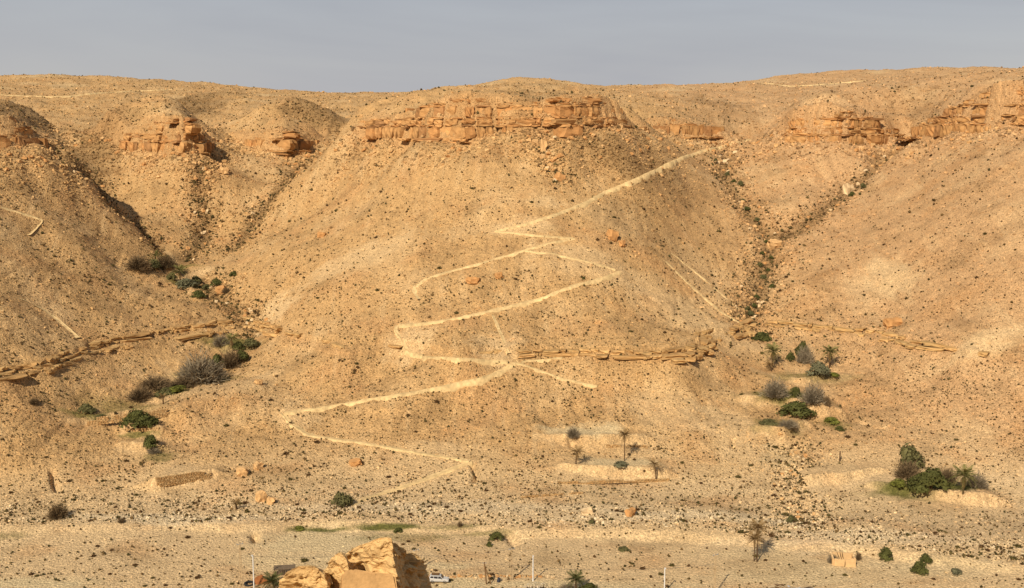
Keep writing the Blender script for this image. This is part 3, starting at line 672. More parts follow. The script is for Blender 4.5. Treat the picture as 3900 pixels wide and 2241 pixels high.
# ---------------------------------------------------------------- rock bands: courses of separate blocks set along each cliff line
def rock_mat(name, rgb):
    m = mat(name, tuple(s2l(*rgb) * ALB * .92), noise=[(0.25, 0.74, 1.12, 4.0), (1.4, 0.70, 1.16, 5.0)], bump=(1.6, 1.0, 0.45))
    t = m.node_tree; n = t.nodes; b = n['Principled BSDF']; src = b.inputs['Base Color'].links[0].from_socket
    oi = n.new('ShaderNodeObjectInfo'); r = n.new('ShaderNodeMapRange'); r.inputs['To Min'].default_value = 0.80; r.inputs['To Max'].default_value = 1.10
    t.links.new(oi.outputs['Random'], r.inputs['Value'])
    mm = n.new('ShaderNodeMix'); mm.data_type = 'RGBA'; mm.blend_type = 'MULTIPLY'; mm.inputs['Factor'].default_value = 1
    t.links.new(src, mm.inputs['A']); t.links.new(r.outputs['Result'], mm.inputs['B']); t.links.new(mm.outputs['Result'], b.inputs['Base Color'])
    return m
M_cliff = [rock_mat('cliff_rock_tan', (217, 164, 104)), rock_mat('cliff_rock_orange', (208, 152, 94)), rock_mat('cliff_rock_brown', (190, 140, 90))]
def block_mesh(seed, m, rough=0.05, cuts=2):
    r = np.random.default_rng(seed); bm = bmesh.new(); bmesh.ops.create_cube(bm, size=1.0)
    bmesh.ops.subdivide_edges(bm, edges=bm.edges[:], cuts=cuts, use_grid_fill=True)
    for v in bm.verts:
        c = Vector(v.co); k = sum(abs(q) > .4 for q in c)
        f = {3: r.uniform(.72, .98), 2: r.uniform(.86, 1.06), 1: r.uniform(.92, 1.10)}[k] if k else 1
        v.co = Vector((c.x * f, c.y * f, c.z * (0.5 + 0.5 * f))) + Vector(r.uniform(-rough, rough, 3))
    t1, t2, t3 = r.uniform(-.22, .22), r.uniform(-.16, .16), r.uniform(-.12, .12)
    for v in bm.verts: x_, y_, z_ = v.co; v.co = (x_ * (1 + t1 * z_) + t3 * z_, y_, z_ + t2 * x_)
    me = bpy.data.meshes.new('rock_block'); bm.to_mesh(me); bm.free(); me.materials.append(m); return me
BLK = [block_mesh(100 + i, M_cliff[[0, 0, 1, 0, 1, 2][i % 6]]) for i in range(18)]
def empty(name, loc, rz=0.0, label=None, cat=None, group=None, kind=None):
    o = bpy.data.objects.new(name, None); COL.objects.link(o); o.location = loc; o.rotation_euler = (0, 0, rz); o.empty_display_size = 0.5
    for k, v in (('label', label), ('category', cat), ('group', group), ('kind', kind)):
        if v: o[k] = v
    return o
def part(name, me, parent, loc=(0, 0, 0), rot=(0, 0, 0), sc=(1, 1, 1), label=None):
    o = bpy.data.objects.new(name, me); COL.objects.link(o); o.parent = parent; o.location = loc; o.rotation_euler = rot; o.scale = sc
    if label: o['label'] = label
    return o
def along(b, s):
    i = int(np.clip(np.searchsorted(b.L, s) - 1, 0, len(b.L) - 2)); t = (s - b.L[i]) / (b.L[i + 1] - b.L[i])
    p = b.p[i] * (1 - t) + b.p[i + 1] * t; d = b.p[i + 1] - b.p[i]; d = d / np.hypot(*d)
    return p, d, b.zb[i] * (1 - t) + b.zb[i + 1] * t, b.h[i] * (1 - t) + b.h[i + 1] * t
rc_ = random.Random(5)
for ci, (name, b) in enumerate(BANDS.items()):
    mid, _, zm, _ = along(b, b.L[-1] * .5)
    root = empty('rock_cliff', (mid[0], mid[1], zm), kind='structure')
    zlo, zhi = b.zb.min() - 1.0, (b.zb + b.h).max() + 1.5
    z = zlo; k = 0; n = 0; fissw = 1.0
    fiss = [(s, rc_.uniform(.5, 1.3)) for s in np.arange(6, b.L[-1], 17) + np.array([rc_.uniform(-5, 5) for _ in np.arange(6, b.L[-1], 17)])]
    plan = [1.0, 1.5, 5.2, 1.2, 2.6, 0.9, 4.0, 1.1, 0.9, 1.8, 0.9, 2.2, 0.8, 1.0]; ph = rc_.randrange(3) if ci else 0
    while z < zhi:
        th = plan[(k + ph) % len(plan)] * rc_.uniform(.85, 1.15); s = rc_.uniform(-6, 0); out = rc_.uniform(-0.25, 0.35) + (0.25 if th < 1.4 else 0)
        while s < b.L[-1] + 2:
            wd = min(max(rc_.lognormvariate(1.75 if th < 2 else 1.5, .5), 2.2), 15.0); sm = np.clip(s + wd / 2, 0.1, b.L[-1] - .1)
            cut = [q for q, w_ in fiss if s + 1.3 < q < s + wd + 1.0]
            if cut: wd = cut[0] - s; sm = np.clip(s + wd / 2, 0.1, b.L[-1] - .1)
            p, d, zb, h = along(b, sm); s += wd + (fissw if cut else 0)
            zt = th; zc = z + th / 2
            h2 = h + 1.0 * perlin(np.array([sm / 7.0]), np.array([ci * 3.3]))[0]
            if not (zb - 1.2 < zc < zb + h2 + 0.3): continue
            fr = np.clip((zc - zb) / max(h, 1), 0, 1)
            talus = perlin(np.array([sm / 16.0 + 3]), np.array([ci * 7.7 + fr * 1.5]))[0]
            if talus > (0.66 if name in ('main', 'left') else .8) or (talus > 0.25 and fr > .8): continue
            if rc_.random() < .04: continue
            nv = np.array([-d[1], d[0]])
            fg = max([w_ * math.exp(-((sm - q) / (wd * .5 + .6)) ** 2) for q, w_ in fiss] + [0])
            dep = 6.0; pro = 0.30 + out + rc_.gauss(0, .42) + 0.9 * perlin(np.array([sm / 11.0]), np.array([ci * 5.1 + .3]))[0]
            off = b.w * fr + dep / 2 - pro
            q = p + nv * off; gap = rc_.choice([-.3, -.1, 0, .15]) 
            o = part('rock_block', BLK[rc_.randrange(18)], root, (q[0] - mid[0], q[1] - mid[1], zc - zm + rc_.gauss(0, .15)),
                     (rc_.gauss(0, .025) - .05, rc_.gauss(0, .015), math.atan2(d[1], d[0]) + rc_.gauss(0, .06)), (wd - gap, dep, th - rc_.choice([-.3, -.15, -.05, .15])))
            n += 1
        z += th; k += 1
    print(name, n)

M_ledge = [rock_mat('ledge_rock', (226, 182, 120)), rock_mat('ledge_rock_dull', (216, 170, 110))]
LBK = [block_mesh(200 + i, M_ledge[i % 2], .085) for i in range(12)]
# the ledge half way up: slabs with undercut fronts, placed on the terrain's own step
lx = np.array([PZ(x, y, 27.0)[:2] for x, y in LEDGE])
LL = np.concatenate([[0], np.cumsum(np.hypot(*np.diff(lx, axis=0).T))])
lpx = np.array([q[0] for q in LEDGE], float)
def ledge_root(px0, px1, courses, chance, spread, big):
    s0, s1 = np.interp([px0, px1], lpx, LL); sm = .5 * (s0 + s1)
    c = np.array([np.interp(sm, LL, lx[:, 0]), np.interp(sm, LL, lx[:, 1])]); root = empty('rock_ledge', (c[0], c[1], 27.0), kind='structure'); n = 0
    for kq in range(courses):
        s = s0
        while s < s1:
            wd = min(max(rc_.lognormvariate(1.3, .65), 1.0), 12) * big; s += wd
            if rc_.random() > chance: continue
            x = np.interp(s - wd / 2, LL, lx[:, 0]); y = np.interp(s - wd / 2, LL, lx[:, 1])
            d = np.array([np.interp(s, LL, lx[:, 0]) - np.interp(s - wd, LL, lx[:, 0]), np.interp(s, LL, lx[:, 1]) - np.interp(s - wd, LL, lx[:, 1])])
            if np.hypot(*d) < .1: continue
            d = d / np.hypot(*d); nv = np.array([-d[1], d[0]]); tz = 27.0 + 1.3 + .5 * perlin(np.array([s / 9]), np.array([kq * 3.1]))[0] - 1.25 * kq + rc_.gauss(0, .15)
            # find where the real ground passes through the slab's level
            tt = np.linspace(-16, 16, 65); zz = H(x + nv[0] * tt, y + nv[1] * tt, False); ix = np.nonzero(zz > tz - .2)[0]
            if not len(ix) or ix[0] == 0: continue
            t0 = tt[ix[0]] + rc_.gauss(0, spread); th = rc_.uniform(.9, 1.7); dep = rc_.uniform(2.6, 4.0)
            q = np.array([x, y]) + nv * (t0 + dep / 2 - rc_.uniform(1.0, 1.8) - (.6 if px0 > 1200 else .3))
            part('rock_slab', LBK[rc_.randrange(12)], root, (q[0] - c[0], q[1] - c[1], tz - th / 2 - 27.0 + .1), (rc_.gauss(0, .04), rc_.gauss(0, .03), math.atan2(d[1], d[0]) + rc_.gauss(0, .16)), (wd - rc_.uniform(.05, .5), dep, th)); n += 1
    print('ledge', n)
ledge_root(-80, 320, 3, .95, .35, 1.0); ledge_root(320, 470, 1, .85, .3, .8); ledge_root(430, 700, 3, .95, .4, 1.0); ledge_root(1285, 1690, 2, .93, .25, 1.0)
ledge_root(1660, 1850, 3, .9, 1.3, .6); ledge_root(1840, 2310, 2, .97, .2, 1.25); ledge_root(2310, 2620, 1, .6, .3, .75); ledge_root(720, 1285, 1, .5, .3, 1.0)
# ---------------------------------------------------------------- plants
def leaf_mat(name, rgb, var=(.6, 1.3)):
    m = mat(name, tuple(s2l(*rgb) * .8), noise=[(1.3, var[0], var[1], 2.0)], rough=.8); return m
ML = dict(green=leaf_mat('dark_green_leaf', (92, 92, 48)), olive=leaf_mat('olive_grey_leaf', (112, 106, 66)), bright=leaf_mat('fresh_green_leaf', (118, 118, 52)), grey=leaf_mat('bare_grey_twig', (150, 134, 108)), brown=leaf_mat('bare_brown_twig', (128, 106, 76)),
          palm=leaf_mat('palm_leaf', (126, 120, 68)), palmdark=leaf_mat('palm_leaf_dark', (92, 92, 52)), dry=leaf_mat('dry_palm_leaf', (150, 120, 76)), bark=leaf_mat('trunk_bark', (104, 80, 56)), greyg=leaf_mat('grey_green_leaf', (118, 114, 84)))
def tube(co, fa, p0, p1, r0, r1, n=5):
    p0, p1 = np.array(p0, float), np.array(p1, float); d = p1 - p0; d = d / (np.linalg.norm(d) + 1e-9)
    a = np.cross(d, [0, 0, 1.0] if abs(d[2]) < .9 else [1.0, 0, 0]); a /= np.linalg.norm(a); c = np.cross(d, a); k = len(co)
    for p, r in ((p0, r0), (p1, r1)):
        for i in range(n): co.append(p + r * (a * math.cos(6.283 * i / n) + c * math.sin(6.283 * i / n)))
    for i in range(n):
        j = (i + 1) % n; fa.append((k + i, k + j, k + n + j)); fa.append((k + i, k + n + j, k + n + i))
def leafy_mesh(name, seed, m, nl=1500, leaf=.045, lumps=13, flat=1.0):
    """unit crown: half-dome about 1 wide, 0.62 high, of uneven lumps covered with small leaf faces"""
    r = np.random.default_rng(seed); L = []
    for i in range(lumps):
        th = r.uniform(0, 6.283); q = r.uniform(0, 1) ** .6; rr = .15 + .13 * r.random()
        L.append((.34 * q * math.cos(th), .34 * q * math.sin(th), (.08 + .36 * (1 - q * q) * r.uniform(.6, 1.1)) * flat, rr))
    co = []; fa = []; w = np.array([l[3] ** 2 for l in L]); w /= w.sum()
    for k in range(nl):
        l = L[r.choice(len(L), p=w)]; u = r.normal(size=3); u /= np.linalg.norm(u)
        if u[2] < -.3: u[2] *= -.6
        c = np.array(l[:3]) + u * l[3] * r.uniform(.72, 1.12) * np.array([1, 1, .85])
        if c[2] < 0: c[2] = abs(c[2]) * .4
        a = np.cross(u + r.normal(size=3) * .6, r.normal(size=3)); a /= np.linalg.norm(a) + 1e-9; b2 = np.cross(u, a) + r.normal(size=3) * .3
        s = leaf * r.uniform(.6, 1.4); n0 = len(co); co += [c - a * s, c + a * s, c + b2 * s * 1.5]; fa.append((n0, n0 + 1, n0 + 2))
    return mesh_np(name, np.array(co), np.array(fa), m, smooth=False)
def twig_mesh(name, seed, m, nt_=2600):
    """unit bare crown: stems that fork outward into fine straight twigs"""
    r = np.random.default_rng(seed); co = []; fa = []
    for k in range(nt_):
        th = r.uniform(0, 6.283); e = math.acos(r.uniform(.05, 1)); d = np.array([math.sin(e) * math.cos(th), math.sin(e) * math.sin(th), math.cos(e)])
        lump = 1 + .22 * math.sin(3 * th + seed) * math.sin(2 * e + seed) + .12 * math.sin(7 * th + 2 * seed); R1 = np.array([.5, .5, .62]) * lump
        t0 = r.uniform(.15, .85); p0 = d * R1 * t0 + r.normal(size=3) * .03; d2 = d + r.normal(size=3) * .45 + np.array([0, 0, .25]); d2 /= np.linalg.norm(d2)
        p1 = p0 + d2 * r.uniform(.08, .22); a = np.cross(d2, r.normal(size=3)); a /= np.linalg.norm(a) + 1e-9; wv = r.uniform(.006, .013); n0 = len(co)
        p0[2] = max(p0[2], 0.0); p1[2] = max(p1[2], .01)
        co += [p0 - a * wv, p0 + a * wv, p1]; fa.append((n0, n0 + 1, n0 + 2))
    return mesh_np(name, np.array(co), np.array(fa), m, smooth=False)
def stem_mesh(seed, h=.4, n=7):
    r = np.random.default_rng(seed); co = []; fa = []
    for k in range(n):
        th = r.uniform(0, 6.283); tip = np.array([math.cos(th) * r.uniform(.08, .3), math.sin(th) * r.uniform(.08, .3), h * r.uniform(.6, 1.1)]); mid = tip * np.array([.4, .4, .55])
        tube(co, fa, (r.normal() * .02, r.normal() * .02, -.06), mid, .022, .015, 4); tube(co, fa, mid, tip, .015, .005, 4)
    return mesh_np('stems', np.array(co), np.array(fa), ML['bark'], smooth=True)
CRN = {}
for kind in ('green', 'olive', 'bright', 'greyg'): CRN[kind] = [leafy_mesh('leaf_crown', 10 + i + len(kind) * 7, ML[kind]) for i in range(3)]
for kind in ('grey', 'brown'): CRN[kind] = [twig_mesh('twig_crown', 20 + i + len(kind) * 5, ML[kind]) for i in range(3)]
STM = [stem_mesh(i) for i in range(4)]
pr = random.Random(3)
# (base x, base y, width, height in picture units, kind, label, group)
LEFTG, RIGHTG, CENG, VALG = 'bushes in the left ravine', 'bushes in the right ravine', 'plants on the middle terraces', 'bushes on the valley floor'
BUSHES = [
 (343,668,72,40,'brown','bare grey-brown bush at the left end of the highest green terrace of the left ravine',LEFTG),
 (412,663,66,34,'brown','bare brown bush right of the small palm on the highest left terrace',LEFTG),
 (460,712,66,24,'greyg','low grey-green bush below the small palm on the second left terrace',LEFTG),
 (425,694,30,22,'olive','dark bush left of the palm on the second left terrace',LEFTG),
 (485,703,30,22,'olive','round olive bush right of the palm on the second left terrace',LEFTG),
 (488,738,38,22,'green','dark shrub among rocks just below the second left terrace',LEFTG),
 (535,708,32,20,'green','green shrub on the right bank of the left ravine, the lower of two',LEFTG),
 (577,684,24,14,'green','small dark shrub high on the right bank of the left ravine',LEFTG),
 (510,716,24,14,'olive','small olive shrub beside a boulder in the left ravine',LEFTG),
 (548,856,48,32,'grey','bare grey bush under the dark overhang of the left ledge',LEFTG),
 (620,860,50,26,'olive','grey-green bush at the right end of the terrace under the left ledge',LEFTG),
 (498,945,124,80,'grey','largest bare grey thicket of the left ravine, a broad pale dome',LEFTG),
 (540,905,44,32,'green','dark green tree crown behind the large grey thicket',LEFTG),
 (572,908,70,48,'brown','bare brown thicket right behind the large grey thicket',LEFTG),
 (385,960,92,32,'brown','low bare brown thicket left of the large grey thicket',LEFTG),
 (440,970,60,20,'bright','fresh green low bush at the foot of the large grey thicket',LEFTG),
 (350,990,78,38,'brown','bare brown bush on the wide lower terrace above the big round green tree',LEFTG),
 (392,985,34,16,'olive','small olive shrub right of the bare bush on the wide lower terrace',LEFTG),
 (214,1022,44,26,'olive','olive bush at the left end of the walled terrace',LEFTG),
 (342,1057,86,48,'green','big round dark green tree in front of the broken stone wall',LEFTG),
 (376,1106,44,34,'green','small dark green tree with a bare base below the big round tree',LEFTG),
 (380,1120,40,14,'grey','low bare shrub at the foot of the small dark green tree',LEFTG),
 (84,1000,32,18,'brown','small dark bush on the shaded slope at the far left',LEFTG),
 (143,1281,62,40,'brown','lone bare brown bush at the hill foot on the far left',VALG),
 (845,1250,66,36,'olive','lone olive-brown bush at the hill foot left of the middle',VALG),
 (520,918,50,34,'olive','olive bush at the left side of the large grey thicket',LEFTG),(598,893,40,30,'green','dark green bush at the upper right end of the large thicket',LEFTG),(590,866,36,22,'green','dark green bush beside the palm under the left ledge',LEFTG),
 (455,956,60,30,'brown','bare brown bush between the low thicket and the large grey thicket',LEFTG),(415,975,44,18,'olive','low olive shrub on the terrace edge below the brown thickets',LEFTG),(378,664,44,26,'olive','grey-green bush at the foot of the small palm on the highest left terrace',LEFTG),(560,724,26,14,'brown','small brown shrub at the end of the rocky left ravine',LEFTG),(250,1036,30,14,'olive','low olive scrub along the top of the broken stone wall',LEFTG),
 (1888,842,48,24,'green','dark shrub tucked under the right ledge corner',RIGHTG),
 (1985,880,32,40,'green','narrow dark green tree top behind the bare grey tree in the right ravine',RIGHTG),
 (1956,893,26,24,'green','round dark green bush left of the bare grey tree in the right ravine',RIGHTG),
 (1992,898,46,46,'grey','bare grey tree between the two palms of the right ravine',RIGHTG),
 (2025,930,60,38,'greyg','domed grey-green bush on the upper right terrace',RIGHTG),
 (2066,932,32,14,'bright','low fresh green bush at the right end of the upper right terrace',RIGHTG),
 (1918,981,76,48,'grey','left one of two pale lilac-grey thickets on the second right terrace',RIGHTG),
 (2012,996,70,54,'grey','right one of two pale lilac-grey thickets on the second right terrace',RIGHTG),
 (1966,980,34,26,'green','green bush between the two lilac-grey thickets',RIGHTG),
 (2046,1003,22,28,'brown','small bare brown bush at the right end of the second right terrace',RIGHTG),
 (1964,1030,90,42,'green','broad green bush in front of the lilac-grey thickets',RIGHTG),
 (1952,1056,54,20,'grey','low bare shrub on the small round right terrace',RIGHTG),
 (1905,1050,46,16,'olive','low olive scrub at the left of the small round right terrace',RIGHTG),
 (2058,1048,40,20,'bright','fresh green shrub right of the small round terrace',RIGHTG),(2075,1066,26,14,'green','small green shrub below the fresh green one in the right ravine',RIGHTG),
 (2250,1160,86,68,'olive','tall olive-grey tree at the back of the green lower right terrace',RIGHTG),
 (2246,1182,72,46,'brown','bare brown bush at the foot of the tall olive-grey tree',RIGHTG),
 (2300,1217,98,68,'green','big round dense green tree beside the palm of the lower right terrace',RIGHTG),
 (2340,1190,60,36,'brown','bare brown bush behind the big round tree of the lower right terrace',RIGHTG),
 (2226,1201,48,20,'bright','bright green low bush at the left of the lower right terrace',RIGHTG),
 (2418,1205,60,40,'grey','pale dry bush right of the palm on the lower right terrace',RIGHTG),
 (1832,460,18,14,'olive','small grey-green shrub high in the upper right gully',RIGHTG),(1911,714,18,13,'green','small green shrub in the middle of the right rocky gully',RIGHTG),
 (1866,762,17,13,'green','small green shrub low in the right rocky gully',RIGHTG),(1856,782,22,16,'olive','olive shrub just above the right ledge',RIGHTG),(1880,660,22,12,'olive','olive shrub among the boulders of the right gully',RIGHTG),
 (2136,466,22,14,'olive','olive shrub in the small right side gully, the upper one',RIGHTG),(2108,486,18,12,'green','dark shrub in the small right side gully, the lower one',RIGHTG),
 (1798,436,18,11,'olive','small dark shrub lodged among the boulders of the right rocky gully','shrubs in the right rocky gully'),(1816,452,14,9,'green','small dark shrub lodged among the boulders of the right rocky gully','shrubs in the right rocky gully'),(1848,522,22,12,'green','small dark shrub lodged among the boulders of the right rocky gully','shrubs in the right rocky gully'),(1838,500,14,9,'olive','small dark shrub lodged among the boulders of the right rocky gully','shrubs in the right rocky gully'),(1872,548,18,11,'olive','small dark shrub lodged among the boulders of the right rocky gully','shrubs in the right rocky gully'),(1897,604,20,12,'green','small dark shrub lodged among the boulders of the right rocky gully','shrubs in the right rocky gully'),(1908,642,16,10,'green','small dark shrub lodged among the boulders of the right rocky gully','shrubs in the right rocky gully'),(1888,690,22,12,'olive','small dark shrub lodged among the boulders of the right rocky gully','shrubs in the right rocky gully'),(1900,672,14,9,'green','small dark shrub lodged among the boulders of the right rocky gully','shrubs in the right rocky gully'),(1872,738,16,10,'green','small dark shrub lodged among the boulders of the right rocky gully','shrubs in the right rocky gully'),(1850,768,20,12,'olive','small dark shrub lodged among the boulders of the right rocky gully','shrubs in the right rocky gully'),(1770,400,16,9,'olive','small dark shrub lodged among the boulders of the right rocky gully','shrubs in the right rocky gully'),(1885,630,14,9,'green','small dark shrub lodged among the boulders of the right rocky gully','shrubs in the right rocky gully'),
 (1418,1082,42,30,'grey','bare grey bush at the edge of the upper middle terrace',CENG),(1540,1153,46,12,'greyg','low spreading shrub on the lower middle terrace',CENG),(1444,692,9,8,'green','tiny dark round shrub by the zigzag path',CENG),
 (2195,1384,42,34,'green','pointed dark green bush right of the ruined hut',VALG),(2290,1391,38,24,'green','upper one of two dark green bushes at the right of the valley',VALG),(2278,1418,44,36,'green','lower one of two dark green bushes at the right of the valley',VALG),
 (1230,1337,40,26,'green','dark green bush by the broken earth bank',VALG),(1212,1352,17,15,'green','small dark green bush below the broken earth bank',VALG),(1956,1292,30,20,'olive','olive bush at the mouth of the right ravine',VALG),
 (985,1318,26,14,'green','dark green bush in the grass strip behind the foreground rock',VALG),(740,1312,26,14,'bright','fresh green bush on the edge of the field bank',VALG),(300,1293,22,13,'brown','small brown bush beside the stony wadi strip',VALG),
 (1138,1303,16,16,'brown','reddish brown bush on the field bank above the grass',VALG),(2060,1392,34,24,'grey','dry grey bush against the left wall of the ruined hut',VALG),(2124,1386,18,26,'brown','dark bare bush against the right wall of the ruined hut',VALG),
 (1545,1362,36,10,'olive','low olive shrub in the middle of the valley field',VALG),(2365,1420,40,16,'greyg','low grey-green shrub at the right edge of the valley field',VALG),(1465,1296,20,12,'olive','small dark shrub at the top of the field bank',VALG),
 (1400,1461,50,18,'grey','grey brush left of the palm clump at the bottom edge',VALG),(1456,1462,52,22,'green','dark green bush right of the palm clump at the bottom edge',VALG),
]
BOXY = []
for (px, py, w_, h_, kind, label, grp) in BUSHES:
    q = hit(px, py); k = q.y / F; big = w_ > 30
    root = empty('bush' if h_ < 45 or kind in ('grey', 'brown') else 'tree', q - Vector((0, 0, .08)), pr.uniform(0, 6.28), label, 'bush' if h_ < 45 or kind in ('grey', 'brown') else 'tree', grp)
    W_, H_ = w_ * k * 1.04, h_ * k * 1.5
    part('crown', CRN[kind][pr.randrange(3)], root, (0, 0, 0.0 if kind in ('grey', 'brown') else .02), (0, 0, 0), (W_, W_ * .85, H_))
    if w_ > 14: part('stems', STM[pr.randrange(4)], root, (0, 0, 0), (0, 0, 0), (W_, W_, H_))
    BOXY.append((q.x, q.y, W_))

# ---- palms: trunk and single fronds
def frond_mesh(name, seed, m, droop):
    """unit frond along +x: arching rib with two rows of narrow leaflets"""
    r = np.random.default_rng(seed); co = []; fa = []; n = 15
    def rib(t): return np.array([t * (1 - .12 * droop * t), 0, .30 * t - droop * t * t])
    for i in range(n):
        t0, t1 = i / n, (i + 1) / n; a, c = rib(t0), rib(t1); wv = .014 * (1 - t0) + .004; k = len(co)
        co += [a + [0, wv, 0], a - [0, wv, 0], c - [0, wv * .8, 0], c + [0, wv * .8, 0]]; fa += [(k, k + 1, k + 2), (k, k + 2, k + 3)]
        if i > 1:
            ll = .30 * math.sin(math.pi * min(1, t0 * .8 + .2)) + .06
            for sgn in (-1, 1):
                tip = a + np.array([ll * .6, sgn * ll * .75, -ll * (.10 + .35 * r.random())]); k = len(co); co += [a + [-.016, 0, 0], a + [.03, 0, .006], tip]; fa.append((k, k + 1, k + 2))
    return mesh_np(name, np.array(co), np.array(fa), m, smooth=False)
FR = {k: [frond_mesh('frond', 30 + i, ML[k], d) for i, d in enumerate((.45, .75, 1.05))] for k in ('palm', 'palmdark', 'dry')}
def trunk_mesh(seed, bend=.0):
    r = np.random.default_rng(seed); co = []; fa = []; n, seg = 7, 14
    for i in range(seg + 1):
        t = i / seg; c = np.array([bend * t * t, 0, t]); rad = (1.25 - .45 * t) * (1.12 if i % 2 else .92)
        for j in range(n): co.append(c + np.array([rad * math.cos(6.283 * j / n), rad * math.sin(6.283 * j / n), 0]) * np.array([.02, .02, 1]))
    for i in range(seg):
        for j in range(n):
            a = i * n + j; b2 = i * n + (j + 1) % n; fa += [(a, b2, b2 + n), (a, b2 + n, a + n)]
    return mesh_np('trunk', np.array(co), np.array(fa), ML['bark'])
TRK = [trunk_mesh(1, .0), trunk_mesh(2, .06), trunk_mesh(3, -.08)]
def palm(px, py, hpx, fpx, label, kind='palm', nf=24, dry=6, trunk=True, grp='palms', thick=1.0, at=None):
    q = Vector(at) if at else hit(px, py); k = q.y / F; Ht = hpx * k; fl = fpx * k
    root = empty('palm_tree', q - Vector((0, 0, .1)), pr.uniform(0, 6.28), label, 'palm', grp)
    tz = max(Ht - fl * .30, .25)
    tr = TRK[pr.randrange(3)] if trunk else TRK[0]; part('trunk', tr, root, (0, 0, 0), (0, 0, 0), (10.5 * thick, 10.5 * thick, tz))
    bx = {TRK[0].name: 0, TRK[1].name: .06, TRK[2].name: -.08}[tr.name] * 10.5 * thick
    for i in range(nf):
        u = i / nf; el = 1.15 - 1.5 * u + pr.gauss(0, .1); v = FR[kind][0 if u < .35 else 1 if u < .75 else 2]
        part('frond', v, root, (bx, 0, tz), (0, -el * .8, i * 2.399 + pr.gauss(0, .15)), (fl * pr.uniform(.85, 1.1),) * 3)
    for i in range(dry):
        part('dry_frond', FR['dry'][2], root, (bx, 0, tz - .1), (0, .75 + pr.uniform(0, .4), i * 6.283 / dry + pr.random()), (fl * pr.uniform(.6, .8),) * 3)
    return root
palm(385,656,28,20,'small palm standing between the two bare bushes of the highest left terrace',nf=16,dry=3)
palm(446,703,40,26,'bushy palm with spread fronds on the second left terrace',nf=22,dry=4)
palm(578,868,38,24,'green palm between two bushes under the left ledge',nf=20,dry=6)
palm(404,1000,24,15,'small dry palm at the right end of the wide lower left terrace','dry',nf=14,dry=2)
palm(1911,915,56,30,'tall leafy palm at the left edge of the upper right terrace',nf=26,dry=10)
palm(1909,918,20,20,'stemless young palm at the foot of the tall leafy palm','dry',nf=16,dry=3)
palm(2052,912,52,28,'leafy palm on the right behind the domed grey-green bush',nf=26,dry=8)
palm(2383,1222,60,40,'broad bright palm in front on the lower right terrace',nf=30,dry=8)
palm(586,1260,24,20,'spiky young palm beside the leaning boulder at the hill foot','dry',nf=16,dry=2)
palm(1545,1141,76,25,'tall thin palm on the lower middle terrace','dry',nf=24,dry=3,thick=.6)
palm(1425,1148,38,24,'ragged half dead palm at the left of the lower middle terrace','dry',nf=20,dry=6,thick=.8)
palm(1623,1192,52,22,'short leaning palm with ragged dry head at the right end of the lower middle terrace','dry',nf=18,dry=5,thick=.7)
palm(1873,1391,102,31,'tallest thin palm of the valley field, right one of a close pair','dry',nf=28,dry=4,thick=.62)
palm(1866,1389,68,29,'shorter left palm of the close pair in the valley field','dry',nf=26,dry=4,thick=.55)
palm(1425,1462,40,34,'dark bushy palm clump at the bottom edge right of the white rubble','palmdark',nf=30,dry=0)
palm(680,1462,34,38,'dark spiky palm crown left of the foreground rock','palmdark',nf=26,dry=0)
q = hit(2078, 1142); k = q.y / F                     # a bare palm stump
root = empty('palm_stump', q - Vector((0, 0, .1)), 0, 'bare headless palm stump on the pale field of the right ravine', 'palm', 'palms')
part('trunk', TRK[0], root, (0, 0, 0), (0, 0, 0), (10, 10, 28 * k)); part('dry_frond', FR['dry'][2], root, (0, 0, .3), (0, .5, 1), (1.6,) * 3); part('dry_frond', FR['dry'][2], root, (0, 0, .3), (0, .6, 4), (1.3,) * 3)

# ---- grass: short blades on the damp terraces
gp = []
for b, col, s_ in BLOBS:
    if b is None or col is not GREEN: continue
    n = int(min(1800, 26 * b[2] * b[3] * s_)); th = rng.uniform(0, 6.283, n); rr = np.sqrt(rng.random(n)) * 1.05
    xx, yy = b[0] + np.cos(th) * rr * b[2], b[1] + np.sin(th) * rr * b[3]; m = rng.random(n) < patch(xx, yy, b) * (.35 + .65 * (fbm(xx / 3, yy / 3, 2) > -.1)); gp.append(np.stack([xx[m], yy[m], H(xx[m], yy[m])], 1))
gp = np.concatenate(gp); n = len(gp); hh = rng.uniform(.12, .34, n); aa = rng.uniform(0, 6.283, n); dx = np.stack([np.cos(aa), np.sin(aa), aa * 0], 1) * .09
co = np.stack([gp - dx - [0, 0, .05], gp + dx - [0, 0, .05], gp + np.stack([rng.normal(0, .12, n), rng.normal(0, .12, n), hh], 1)], 1).reshape(-1, 3)
gc = np.repeat((np.array([s2l(112, 112, 50), s2l(134, 124, 62), s2l(92, 98, 44)]) * .8)[rng.integers(0, 3, n)], 3, 0)
M_grass = mat('terrace_grass', attr='tint', rough=.8)
link('grass', mesh_np('grass', co, np.arange(3 * n).reshape(-1, 3), M_grass, gc, smooth=False), kind='stuff', label='short green grass on the damp terraces and field edge', cat='grass')
print('grass', n)
